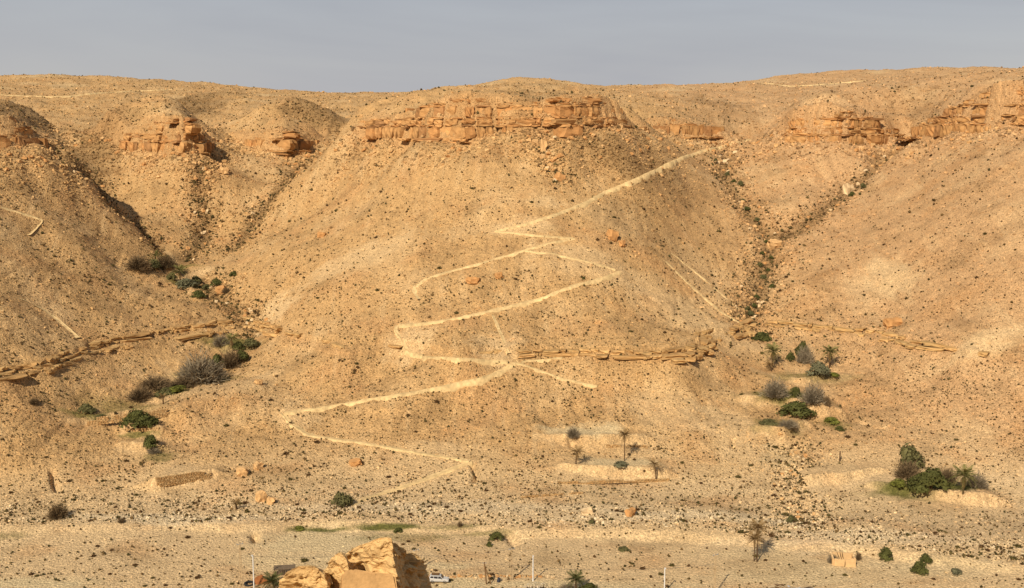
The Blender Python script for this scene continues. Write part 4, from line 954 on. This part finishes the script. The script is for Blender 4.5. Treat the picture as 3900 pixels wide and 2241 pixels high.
# ---------------------------------------------------------------- the crag in front of the viewpoint
def ring_rock(name, rings, Yf, Yb, m, seed, amp=.35, n=110, sub=3):
    """rock lofted through level outlines; each ring: (picture y, left x, front edge x, right x)"""
    rows = []
    for (py, xl, xe, xr) in rings:
        z = P(0, py, Yf)[2]; g = min(1, .12 + max(0, py - rings[0][0]) / 90)
        e = P(xe, py, Yf); l = P(xl, py, Yf + 2.5 * g); r_ = P(xr, py, Yf + (Yb - Yf) * g); q1 = P(xr * .6 + xl * .4, py + 25 * g, Yf + (Yb + 2.5 - Yf) * g); q2 = P(xl + 8, py + 12 * g, Yf + 6 * g)
        rows.append((z, np.array([l, e, r_, q1, q2])))
    zs = np.array([q[0] for q in rows]); zz = zs[0] + (zs[-1] - zs[0]) * np.linspace(0, 1, 90) ** 1.4
    co = []
    for i, z in enumerate(zz):
        pg = np.stack([np.stack([np.interp(-z, -zs, [q[1][k][c] for q in rows]) for c in range(3)]) for k in range(5)])
        cl = np.concatenate([pg, pg[:1]]); L = np.concatenate([[0], np.cumsum(np.hypot(*np.diff(cl[:, :2], axis=0).T))]); t = np.linspace(0, L[-1], n, endpoint=False)
        px_ = np.interp(t, L, cl[:, 0]); py_ = np.interp(t, L, cl[:, 1]); co.append(np.stack([px_, py_, np.interp(t, L, cl[:, 2])], 1))
    co = np.array(co); c0 = co.mean(1, keepdims=True); d = co - c0; d[..., 2] = 0; d /= np.linalg.norm(d, axis=2, keepdims=True) + 1e-6
    a = co[..., 0] + .5 * co[..., 1]; b2 = co[..., 2] + .3 * co[..., 1]
    bil = 0; 
    for o_ in range(4): bil = bil + (np.abs(perlin(a * 1.1 * 2 ** o_ + seed, b2 * .9 * 2 ** o_ + 5 * o_)) - .3) * .75 ** o_
    nz_ = .9 * bil + fbm(a / 1.6 + seed, b2 / 2.6, 4) * .5 + .5 * (1 - 2 * np.abs(perlin(a / 1.1 + .3 * b2, b2 / 4 + seed))) + .35 * fbm(a / .45, b2 / .5 + seed, 3)
    # joints: thin deep grooves running steeply through the rock
    gr = np.exp(-(perlin(a / 1.5 + b2 / 3.5 + 7 + seed, b2 / 9) / .10) ** 2) * sstep(-.1, .3, perlin(a / 2.5 + seed, b2 / 3))
    sc = np.minimum(1, np.linspace(.25, 4, len(zz)))[:, None]
    blk = (hash1(np.floor(a / .9 + .4 * perlin(a, b2)) * 7 + np.floor(b2 / 1.3 + .5 * perlin(a / 2, b2 / 2)), seed) - .5) * .38
    right = sstep(.2, .8, d[..., 0])
    co = co + d * (((amp * nz_ + blk * (.35 + .9 * right)) * (.95 + .7 * right) - .55 * gr) * sc)[..., None]; co[..., 2] += (.14 * fbm(a / .8 + 3, co[..., 1] / .8, 3)) * sc
    v = co.reshape(-1, 3); i = np.arange(len(v)).reshape(len(zz), n); j = np.roll(i, -1, 1)
    f = np.stack([i[:-1], i[1:], j[1:], j[:-1]], -1).reshape(-1, 4)
    top = co[0].mean(0) + [0, 0, .1]; v = np.concatenate([v, top[None]]); k = len(v) - 1
    tf = np.stack([i[0], j[0], np.full(n, k), np.full(n, k)], -1)
    me = mesh_np(name, v, f, m, smooth=False)
    bm = bmesh.new(); bm.from_mesh(me); bm.verts.ensure_lookup_table()
    for q in range(n):
        try: bm.faces.new((bm.verts[int(i[0, q])], bm.verts[int(j[0, q])], bm.verts[k]))
        except ValueError: pass
    bmesh.ops.recalc_face_normals(bm, faces=bm.faces[:]); bm.to_mesh(me); bm.free(); return me
M_crag = mat('crag_rock', tuple(s2l(230, 188, 126) * ALB), noise=[(.7, .82, 1.1, 5.0), (4.0, .8, 1.12, 4.0)], bump=(3.0, 1.0, .12))
M_plaster = mat('smooth_rock_face', tuple(s2l(224, 176, 116) * ALB * .9), noise=[(.8, .8, 1.1, 5.0), (5, .88, 1.08, 3.0)], bump=(4, .8, .08))
crag = empty('rock_crag', P(900, 1700, 60), kind=None, label='large split rock crag rising in the foreground, lit front and dark right side', cat='rock')
off = Vector(crag.location)
def put(me, name):
    me.transform(Matrix.Translation(-off)); return part(name, me, crag)
put(ring_rock('spire', [(1331,940,968,970),(1338,922,970,976),(1348,898,972,982),(1358,872,973,1000),(1372,850,974,1022),(1386,832,976,1036),(1400,812,978,1046),(1420,790,982,1054),(1442,772,986,1062),(1475,755,990,1070),(1560,740,1000,1090),(1760,700,1010,1110)], 58, 67, M_crag, 1, .30), 'spire')
put(ring_rock('left_shoulder', [(1402,738,778,784),(1410,722,790,800),(1420,706,800,815),(1436,698,806,830),(1470,686,812,850),(1560,660,820,880),(1760,630,830,900)], 57, 63, M_crag, 5, .28), 'shoulder')
put(ring_rock('notch_block', [(1370,836,846,850),(1378,826,852,858),(1390,815,858,868),(1412,800,862,880),(1440,790,866,890),(1500,780,866,900)], 57.5, 61, M_crag, 9, .22), 'leaning_flake')
# the smooth level-topped face at the foot
bm = bmesh.new(); fr = []
for (px, py, Y) in [(846,1416,54.5),(874,1408,54.6),(930,1417,54.6),(978,1421,54.5),(986,1475,54),(988,1600,53.5),(838,1600,53.5),(840,1475,54)]: fr.append(bm.verts.new(P(px, py, Y)))
bk = [bm.verts.new(P(px, py + 14, Y + 5.0)) for (px, py, Y) in [(852,1416,54.5),(876,1408,54.6),(930,1417,54.6),(974,1421,54.5),(980,1475,54),(982,1600,53.5),(844,1600,53.5),(846,1475,54)]]
bm.faces.new(fr); bm.faces.new(bk[::-1])
for i in range(len(fr)): bm.faces.new((fr[i], bk[i], bk[(i + 1) % len(fr)], fr[(i + 1) % len(fr)]))
bmesh.ops.recalc_face_normals(bm, faces=bm.faces[:]); bmesh.ops.bevel(bm, geom=bm.edges[:], offset=.12, segments=2, affect='EDGES')
me = bpy.data.meshes.new('smooth_face'); bm.to_mesh(me); bm.free(); me.materials.append(M_plaster); put(me, 'smooth_face')

# ---------------------------------------------------------------- dry stone walls, stone by stone
M_wall = [rock_mat('wall_stone', (230, 188, 130)), rock_mat('wall_stone_rust', (216, 170, 112))]
WST = [block_mesh(300 + i, M_wall[i % 2], .06, 1) for i in range(8)]
def stone_wall(p0, p1, hpx, label, courses, sw=.62, gaps=(), ret=None, group='dry stone walls'):
    a, b = hit(*p0), hit(*p1); d = b - a; L = Vector((d.x, d.y)).length; ang = math.atan2(d.y, d.x); Hh = hpx * a.y / F
    root = empty('stone_wall', a, ang, label, 'wall', group); n = 0
    for c in range(courses):
        x = 0.0; hh = Hh / courses
        while x < L:
            w_ = sw * pr.uniform(.7, 1.5); zb = d.z * (x / L)
            if not any(g0 < (x + w_ / 2) / L < g1 and c > gc for g0, g1, gc in gaps):
                part('stone', WST[pr.randrange(8)], root, (x + w_ / 2, pr.gauss(0, .05) + .12 * c, zb + (c + .5) * hh - .25), (pr.gauss(0, .04), pr.gauss(0, .04), pr.gauss(0, .05)), (w_ - .05, .7, hh - .03)); n += 1
            x += w_
    if ret:                                   # return wing
        for c in range(courses):
            for q in range(ret):
                part('stone', WST[pr.randrange(8)], root, (-.2 - pr.random() * .1, .5 + q * .62, (c + .5) * Hh / courses - .25), (0, 0, 1.5708 + pr.gauss(0, .06)), (.58, .65, Hh / courses - .03)); n += 1
    return n
nw = stone_wall((394,1204),(520,1184), 24, 'stone wall of many thin courses holding the lowest terrace of the left ravine', 7, .62, [(.82, 1, 5), (.9, 1, 3)], 3)
nw += stone_wall((215,1053),(412,1030), 20, 'broken stone wall with dark gaps behind the big round tree', 5, .75, [(.27, .31, 0), (.42, .45, 1), (.0, .12, 2)])
nw += stone_wall((312,1068),(392,1064), 9, 'short low wall in front of the big round tree', 2, .7)
nw += stone_wall((1380,1198),(1650,1190), 8, 'long low stone footing under the lower middle terrace bank', 2, .8, [(.2, .3, 0), (.62, .7, 0)])
nw += stone_wall((1500,1106),(1600,1108), 8, 'ruined stone patch on the bank of the upper middle terrace', 2, .8, [(.4, .5, 0)])
nw += stone_wall((1290,1232),(1440,1222), 7, 'low tumbled stone wall at the hill foot in the middle', 2, .8, [(.3, .36, 0), (.7, .8, 0)])
print('wall stones', nw)
# ---------------------------------------------------------------- named boulders
BIGB = []
for i in range(9):
    me = block_mesh(500 + i, M_boulder[i // 3], .11); BIGB.append(me)
def big_boulder(px, py, wpx, hpx, label, rust=1, rz=0.0):
    q = hit(px, py); k = q.y / F; o = link('boulder', BIGB[rust * 3 + pr.randrange(3)], label=label, cat='boulder', group='large single boulders'); o.location = q + Vector((0, 0, hpx * k * .38))
    o.scale = (wpx * k * .95, wpx * k * .7, hpx * k * 1.35); o.rotation_euler = (pr.gauss(0, .2), pr.gauss(0, .2), rz)
for a in [(2208,806,36,17,'big rust coloured boulder split low on the right slope',1,.2),(648,1240,26,24,'leaning boulder at the hill foot beside the spiky young palm',0,.5),(670,1246,20,14,'flat topped boulder right of the leaning boulder at the hill foot',0,.1),
          (1453,1272,26,14,'round pale boulder in the wadi strip below the middle path',2,.3),(1560,1276,24,16,'orange boulder in the stony wadi strip',1,.8),(1515,590,24,18,'dark jagged rock on the spur shoulder right of the zigzag path',1,.4),(1540,608,16,12,'rough rock just below the jagged rock on the spur shoulder',1,.9),
          (1915,615,30,18,'big tan boulder where the two upper right gullies meet',0,.2),(2098,478,26,20,'big pale boulder in the small right side gully',2,.6),(548,724,26,14,'flat rust boulder in the left ravine among bushes',1,.2),(640,950,18,10,'flat tan boulder on the right bank of the left ravine',0,.7),
          (795,586,18,10,'small rust boulder high on the left ravine slope',1,.1),(555,428,20,12,'round boulder below the second cliff on the left',0,.5),(1170,700,30,12,'broad low rock inside the loop of the zigzag path',1,.1),(1235,688,18,12,'cracked rock standing right of the broad low rock inside the path loop',1,.6),
          (1385,446,22,14,'layered rock on the rib under the main cliff',1,.4),(1345,372,16,22,'upright rock at the top of the rib under the main cliff',0,.2),(1480,800,14,8,'small boulder on the middle slope below the zigzag path',0,.3),(880,1150,30,12,'low rust outcrop at the foot of the middle spur',1,.3),(600,1175,28,16,'cracked tan outcrop right of the terraced stone wall',0,.2),(640,1160,24,14,'second cracked outcrop up the slope from the terraced stone wall',0,.9)]:
    big_boulder(*a)

# ---------------------------------------------------------------- poles, lamps and wires
M_white = mat('white_paint', (.62, .60, .55), rough=.5); M_conc = mat('pale_concrete', tuple(s2l(206, 178, 136) * .75), noise=[(2, .85, 1.1, 3)])
M_wood = mat('weathered_wood', tuple(s2l(132, 100, 66) * .75), noise=[(3, .7, 1.2, 3)]); M_steel = mat('grey_steel', (.30, .29, .27), rough=.5); M_wire = mat('dark_wire', (.10, .085, .07), rough=.6); M_glassl = mat('lamp_glass', (.75, .75, .7), rough=.2)
def tmesh(name, segs, m, n=8):
    co = []; fa = []
    for (a, b, r0, r1) in segs: tube(co, fa, a, b, r0, r1, n)
    return mesh_np(name, np.array(co), np.array(fa), m)
def boxes(name, bl, m, bev=0.0):
    bm = bmesh.new()
    for (c, s_) in bl:
        r_ = bmesh.ops.create_cube(bm, size=1.0); bmesh.ops.scale(bm, vec=s_, verts=r_['verts']); bmesh.ops.translate(bm, vec=c, verts=r_['verts'])
    if bev: bmesh.ops.bevel(bm, geom=bm.edges[:], offset=bev, segments=2, affect='EDGES')
    me = bpy.data.meshes.new(name); bm.to_mesh(me); bm.free(); me.materials.append(m); return me
def lamp(px, pyb, pyt, label):
    q = hit(px, pyb); h = (pyb - pyt) * q.y / F * 1.02; root = empty('street_lamp', q - Vector((0, 0, .05)), 0, label, 'street lamp', 'white street lamps')
    part('pole', tmesh('pole', [((0, 0, 0), (0, 0, h), .16, .13)], M_white), root); part('base', tmesh('base', [((0, 0, 0), (0, 0, .5), .22, .2)], M_white), root)
    part('arm', tmesh('arm', [((0, 0, h - .1), (0, -.5, h + .12), .06, .05)], M_white), root); part('lamp_head', boxes('lamp_head', [((0, -.75, h + .16), (.3, .65, .14))], M_white, .04), root)
    part('lens', boxes('lens', [((0, -.75, h + .075), (.22, .5, .03))], M_glassl), root)
lamp(629,1470,1366,'tall white street lamp left of the foreground rock'); lamp(1319,1438,1370,'white street lamp standing behind the white rubble heap'); lamp(1644,1468,1400,'white street lamp right of the palm clump at the bottom edge')
def hpole(px, pyb, pyt, label):
    q = hit(px, pyb); h = (pyb - pyt) * q.y / F; root = empty('utility_pole', q - Vector((0, 0, .1)), .5, label, 'utility pole', 'pale utility poles'); s = .28
    part('leg', tmesh('leg', [((-s, 0, 0), (-s * .35, 0, h), .09, .07)], M_conc, 6), root); part('leg', tmesh('leg', [((s, 0, 0), (s * .35, 0, h), .09, .07)], M_conc, 6), root)
    part('rungs', tmesh('rungs', [((-s, 0, h * t), (s * .9, 0, h * (t + .05)), .04, .04) for t in np.linspace(.1, .9, 8)], M_conc, 4), root)
    part('crossarm', boxes('crossarm', [((0, 0, h - .25), (1.5, .1, .1))], M_steel), root)
    for u in (-.65, 0, .65): part('insulator', tmesh('insulator', [((u, 0, h - .2), (u, 0, h + .12), .06, .045)], M_steel, 6), root)
    return q + Vector((0, 0, h))
tA = hpole(1030,1416,1353,'pale utility pole just right of the foreground rock'); tB = hpole(1266,1436,1348,'pale utility pole in the middle behind the bottom track'); tD = hpole(598,1472,1331,'tallest pale utility pole at the left of the white street lamp'); tE = hpole(1768,1472,1360,'faint pale utility pole left of the palm pair')
q = hit(1204, 1446); k = q.y / F; h = 62 * k; root = empty('wooden_pole', q - Vector((0, 0, .1)), 0, 'leaning double wooden pole by the car track', 'utility pole')
part('pole', tmesh('pole', [((0, 0, 0), (-.5, 0, h), .15, .12)], M_wood), root); part('brace', tmesh('brace', [((1.0, .1, 0), (-.42, .05, h * .86), .13, .10)], M_wood), root)
part('crossarm', boxes('crossarm', [((-.45, 0, h - .3), (.9, .1, .1))], M_steel), root); tC = q + Vector((-.5, 0, h - .2))
def wire(a, b, sag, label):
    a, b = Vector(a), Vector(b); co = []; fa = []; n = 14; pts = [a.lerp(b, i / n) - Vector((0, 0, sag * 4 * (i / n) * (1 - i / n))) for i in range(n + 1)]
    for u, v in zip(pts[:-1], pts[1:]): tube(co, fa, u - a, v - a, .03, .03, 4)
    o = link('power_line', mesh_np('power_line', np.array(co), np.array(fa), M_wire), label=label, cat='power line', group='power lines'); o.location = a
wire(tA - Vector((0, 0, .2)), tC, .9, 'dark power line from the pole by the rock to the leaning wooden pole'); wire(tA - Vector((0, 0, 1.6)), tB - Vector((0, 0, .2)), .8, 'dark power line rising from the pole by the rock to the middle pole')
wire(tC, tE - Vector((0, 0, 2.5)), 1.6, 'dark power line running right from the leaning wooden pole'); wire(tA - Vector((0, 0, .15)), Vector((tD.x, tD.y, tD.z - 3.0)), 1.0, 'dark power line passing behind the foreground rock to the tallest pole')

# ---------------------------------------------------------------- parked car
M_dark = mat('dark_glass', (.03, .03, .035), rough=.15, spec=.5); M_tyre = mat('tyre_rubber', (.025, .024, .023)); M_body = mat('white_car_paint', (.50, .48, .44), rough=.4, spec=.5); M_rim = mat('grey_wheel_rim', (.4, .4, .4), rough=.4); M_red = mat('red_lens', (.35, .03, .02), rough=.3)
def car(px, py, rz, label):
    q = hit(px, py); root = empty('parked_car', q, rz, label, 'car')
    prof = [(-2.25,.45),(-2.3,.95),(-2.2,1.08),(-1.95,1.72),(-1.7,1.82),(.25,1.80),(.5,1.70),(1.05,1.12),(2.1,1.0),(2.28,.85),(2.3,.45)]
    bm = bmesh.new(); A = [bm.verts.new((x, -.85 + (.14 if z > 1.2 else 0), z)) for x, z in prof]; B = [bm.verts.new((x, .85 - (.14 if z > 1.2 else 0), z)) for x, z in prof]
    bm.faces.new(A); bm.faces.new(B[::-1])
    for i in range(len(prof)): j = (i + 1) % len(prof); bm.faces.new((A[i], B[i], B[j], A[j]))
    bmesh.ops.recalc_face_normals(bm, faces=bm.faces[:]); bmesh.ops.bevel(bm, geom=bm.edges[:], offset=.07, segments=2, affect='EDGES'); me = bpy.data.meshes.new('body'); bm.to_mesh(me); bm.free(); me.materials.append(M_body); part('body', me, root)
    for sy in (-1, 1):
        for (x0, x1, tx0, tx1) in ((-1.95, -1.15, -1.78, -1.15), (-1.05, -.15, -1.05, -.15), (-.05, .88, -.05, .42)):
            bm = bmesh.new(); vs = [bm.verts.new((a, sy * (.865 - .0 * z - (.10 if z > 1.3 else 0.01)), z)) for a, z in ((x0, 1.15), (x1, 1.15), (tx1, 1.66), (tx0, 1.66))]; vb = [bm.verts.new(Vector(v.co) - Vector((0, sy * .03, 0))) for v in vs]
            bm.faces.new(vs); bm.faces.new(vb[::-1]); [bm.faces.new((vs[i], vb[i], vb[(i + 1) % 4], vs[(i + 1) % 4])) for i in range(4)]; bmesh.ops.recalc_face_normals(bm, faces=bm.faces[:])
            me = bpy.data.meshes.new('window'); bm.to_mesh(me); bm.free(); me.materials.append(M_dark); part('window', me, root)
        part('headlight', boxes('headlight', [((2.27, sy * .62, .86), (.08, .3, .16))], M_glassl, .02), root); part('tail_light', boxes('tail_light', [((-2.28, sy * .68, .98), (.06, .2, .26))], M_red, .02), root); part('mirror', boxes('mirror', [((.75, sy * .98, 1.2), (.14, .2, .16))], M_dark, .03), root)
        part('roof_rail', tmesh('roof_rail', [((-1.7, sy * .6, 1.92), (.2, sy * .6, 1.92), .04, .04)], M_dark), root)
        for x in (-1.4, 1.42):
            w_ = part('wheel', tmesh('wheel', [((x, sy * .62, .37), (x, sy * .88, .37), .37, .37)], M_tyre, 18), root); part('rim', tmesh('rim', [((x, sy * .80, .37), (x, sy * .905, .37), .22, .2)], M_rim, 14), w_)
            part('tyre_face', tmesh('tyre_face', [((x, sy * .87, .37), (x, sy * .885, .37), .37, .30)], M_tyre, 18), w_)
    part('windscreen', boxes('windscreen', [((0, 0, 0), (.05, 1.3, .72))], M_dark), root, (.80, 0, 1.43), (0, -.76, 0)); part('rear_window', boxes('rear_window', [((0, 0, 0), (.05, 1.2, .5))], M_dark), root, (-2.09, 0, 1.42), (0, .37, 0)); part('bumper', boxes('bumper', [((2.33, 0, .55), (.14, 1.6, .2))], M_dark, .03), root)
    part('roof_rack', boxes('roof_rack', [((x, 0, 1.93), (.08, 1.35, .05)) for x in np.linspace(-1.6, .1, 5)] + [((-.75, 0, 1.99), (1.6, 1.0, .06))], M_wood), root)
car(1086, 1441, -.06, 'white four wheel drive car with a roof rack parked beside the foreground rock')
# ---------------------------------------------------------------- ruined hut
M_mud = mat('pale_mud_plaster', tuple(s2l(228, 188, 134) * ALB), noise=[(1.2, .85, 1.08, 4)], bump=(3, .6, .08))
q = hit(2091, 1402); k = q.y / F; root = empty('ruined_hut', q, -.12, 'small ruined pale hut with no roof in the valley field', 'hut'); h_ = 23 * k
def wallm(x0, y0, x1, y1, z1, z2, t=.4):
    bm = bmesh.new(); d = Vector((x1 - x0, y1 - y0, 0)); nn = Vector((-d.y, d.x, 0)).normalized() * t; N_ = 7; vs = []
    for i in range(N_ + 1):
        p = Vector((x0, y0, 0)) + d * i / N_; tz = z1 + (z2 - z1) * i / N_ + pr.uniform(-.18, .12)
        vs.append([bm.verts.new(p + Vector((0, 0, -.2))), bm.verts.new(p + nn + Vector((0, 0, -.2))), bm.verts.new(p + nn + Vector((0, 0, tz))), bm.verts.new(p + Vector((0, 0, tz)))])
    for a, b in zip(vs[:-1], vs[1:]):
        for u in range(4): bm.faces.new((a[u], b[u], b[(u + 1) % 4], a[(u + 1) % 4]))
    bm.faces.new(vs[0]); bm.faces.new(vs[-1][::-1]); bmesh.ops.recalc_face_normals(bm, faces=bm.faces[:]); me = bpy.data.meshes.new('wall'); bm.to_mesh(me); bm.free(); me.materials.append(M_mud); return me
for a in ((-2.5, 0, -.1, 0, h_ * .82, h_ * .8), (.05, -.35, 2.4, -.35, h_ * .85, h_), (2.38, 0, 2.38, 3.0, h_, h_), (-2.4, 3.0, 2.3, 3.0, h_ * 1.05, h_ * 1.1), (-2.5, .4, -2.5, 3.0, h_ * .8, h_)): part('wall', wallm(*a), root)
for i in range(3): part('roof_beam', tmesh('roof_beam', [((-1.4 + i * .42, .3, h_ * 1.0), (-1.2 + i * .5 + pr.gauss(0, .2), 2.9, h_ * 1.12), .08, .07)], M_wood, 6), root)
# ---------------------------------------------------------------- clutter at the bottom edge
q = hit(704, 1424); root = empty('brushwood_shed', q - Vector((0, 0, .1)), .15, 'low grey brushwood shed behind the left shoulder of the foreground rock', 'shed'); M_brush = mat('grey_brushwood', tuple(s2l(132, 112, 88) * .75), noise=[(3, .6, 1.3, 3)])
for i in range(22): part('pole', tmesh('pole', [((-2.2 + i * .2 + pr.gauss(0, .05), 0, 0), (-2.2 + i * .2 + pr.gauss(0, .08), pr.gauss(0, .1), 1.5 + pr.gauss(0, .1)), .09, .07)], M_brush, 5), root)
part('roof', boxes('roof', [((0, 1.1, 1.62), (4.9, 2.6, .16))], M_brush, .04), root); part('side_panel', boxes('side_panel', [((2.15, 1.1, .8), (.14, 2.2, 1.5))], M_brush, .03), root); part('side_panel', boxes('side_panel', [((-2.2, 1.1, .8), (.14, 2.2, 1.5))], M_brush, .03), root)
def ring(px, py, r0, r1, label):
    q = hit(px, py); co = []; fa = []; N_, K_ = 24, 10
    for i in range(N_):
        for j in range(K_):
            a, b = 6.283 * i / N_, 6.283 * j / K_; co.append(((r0 + r1 * math.cos(b)) * math.cos(a), (r0 + r1 * math.cos(b)) * math.sin(a), r1 * math.sin(b)))
    for i in range(N_):
        for j in range(K_): fa.append((i * K_ + j, ((i + 1) % N_) * K_ + j, ((i + 1) % N_) * K_ + (j + 1) % K_, i * K_ + (j + 1) % K_))
    o = link('tyre', mesh_np('tyre', np.array(co), np.array(fa), M_tyre), label=label, cat='tyre'); o.location = q + Vector((0, 0, r1 * .8)); o.rotation_euler = (.1, .08, 0)
ring(617, 1447, .95, .26, 'big black tyre lying flat left of the red earth heap')
M_redearth = mat('red_brown_earth', tuple(s2l(158, 100, 58) * .75), noise=[(1.5, .8, 1.15, 4)], bump=(3, .8, .15))
def heap(px, py, w_, d_, h_, m, label, name, cat, seed, rough=.25):
    q = hit(px, py); N_ = 26; uu, vv = np.meshgrid(np.linspace(-1, 1, N_), np.linspace(-1, 1, N_)); rr = np.hypot(uu, vv); z = h_ * np.clip(1 - rr, -.1, 1) ** .8 if False else h_ * np.maximum(1 - rr ** 1.6, -.12)
    z = z * (1 + rough * fbm(uu * 2.2 + seed, vv * 2.2, 3)); o = link(name, mesh_np(name, np.stack([uu.ravel() * w_, vv.ravel() * d_, z.ravel()], 1), grid_faces(N_, N_), m), label=label, cat=cat); o.location = q; return o
heap(648, 1440, 2.4, 1.6, 1.5, M_redearth, 'heap of red brown earth left of the foreground rock', 'earth_heap', 'heap', 2)
q = hit(1233, 1441); root = empty('barrel', q, .3, 'dark barrel tipped over beside the bottom track', 'barrel'); M_blue = mat('dark_blue_plastic', (.035, .04, .055), rough=.5)
part('drum', tmesh('drum', [((0, 0, .0), (.25, .1, .95), .36, .36)], M_blue, 14), root); part('lid', tmesh('lid', [((.25, .1, .95), (.26, .105, .99), .38, .38)], M_blue, 14), root); part('hoop', tmesh('hoop', [((.08, .03, .3), (.10, .04, .38), .385, .385)], M_blue, 14), root)
# white rubble heaps: single stones
M_rub = [rock_mat('white_rubble', (242, 222, 186)), rock_mat('cream_rubble', (240, 214, 166))]
RBM = [block_mesh(400 + i, M_rub[i % 2], .12, 1) for i in range(6)]
q = hit(1325, 1456); root = empty('rubble_heap', q, 0, 'heap of white rubble stones at the bottom edge left of the palm clump', 'rubble')
for i in range(150):
    u, v = pr.gauss(0, 1.5), pr.gauss(0, .9); z = max(0, 1.1 * (1 - (u / 3.2) ** 2 - (v / 1.9) ** 2)) * pr.uniform(.7, 1); s_ = pr.uniform(.25, .7)
    part('stone', RBM[pr.randrange(6)], root, (u, v, z), (pr.uniform(-.5, .5), pr.uniform(-.5, .5), pr.uniform(0, 6)), (s_, s_ * .8, s_ * .7))
q = hit(1180, 1434); root = empty('stone_row', q, 0, 'row of dark edged stones along the far side of the bottom track', 'stones')
for i in range(60):
    u = (i - 30) * .62 + pr.gauss(0, .2); s_ = pr.uniform(.3, .75); hz = H(np.array([q.x + u]), np.array([q.y + 1.5]))[0] - q.z; part('stone', (BM + RBM)[pr.randrange(9)], root, (u, 1.5 + pr.gauss(0, .4), hz + s_ * .2), (pr.gauss(0, .3), pr.gauss(0, .3), pr.uniform(0, 6)), (s_ * 1.2, s_, s_ * .8))
q = hit(1950, 1458); root = empty('rubbish_heap', q, 0, 'flat heap of grey scrap sheets and planks at the bottom edge', 'rubbish')
M_scrap = mat('grey_scrap', (.42, .40, .37), noise=[(2, .7, 1.2, 3)], rough=.6)
for i in range(26): part('plank' if i % 2 else 'sheet', boxes('plank', [((0, 0, 0), (pr.uniform(1.2, 3.2), .25 if i % 2 else .9, .06))], [M_scrap, M_wood, M_conc][i % 3]), root, (pr.gauss(0, 2.6), pr.gauss(0, .7), .15 + pr.random() * .35), (pr.gauss(0, .12), pr.gauss(0, .12), pr.gauss(0, .5)))
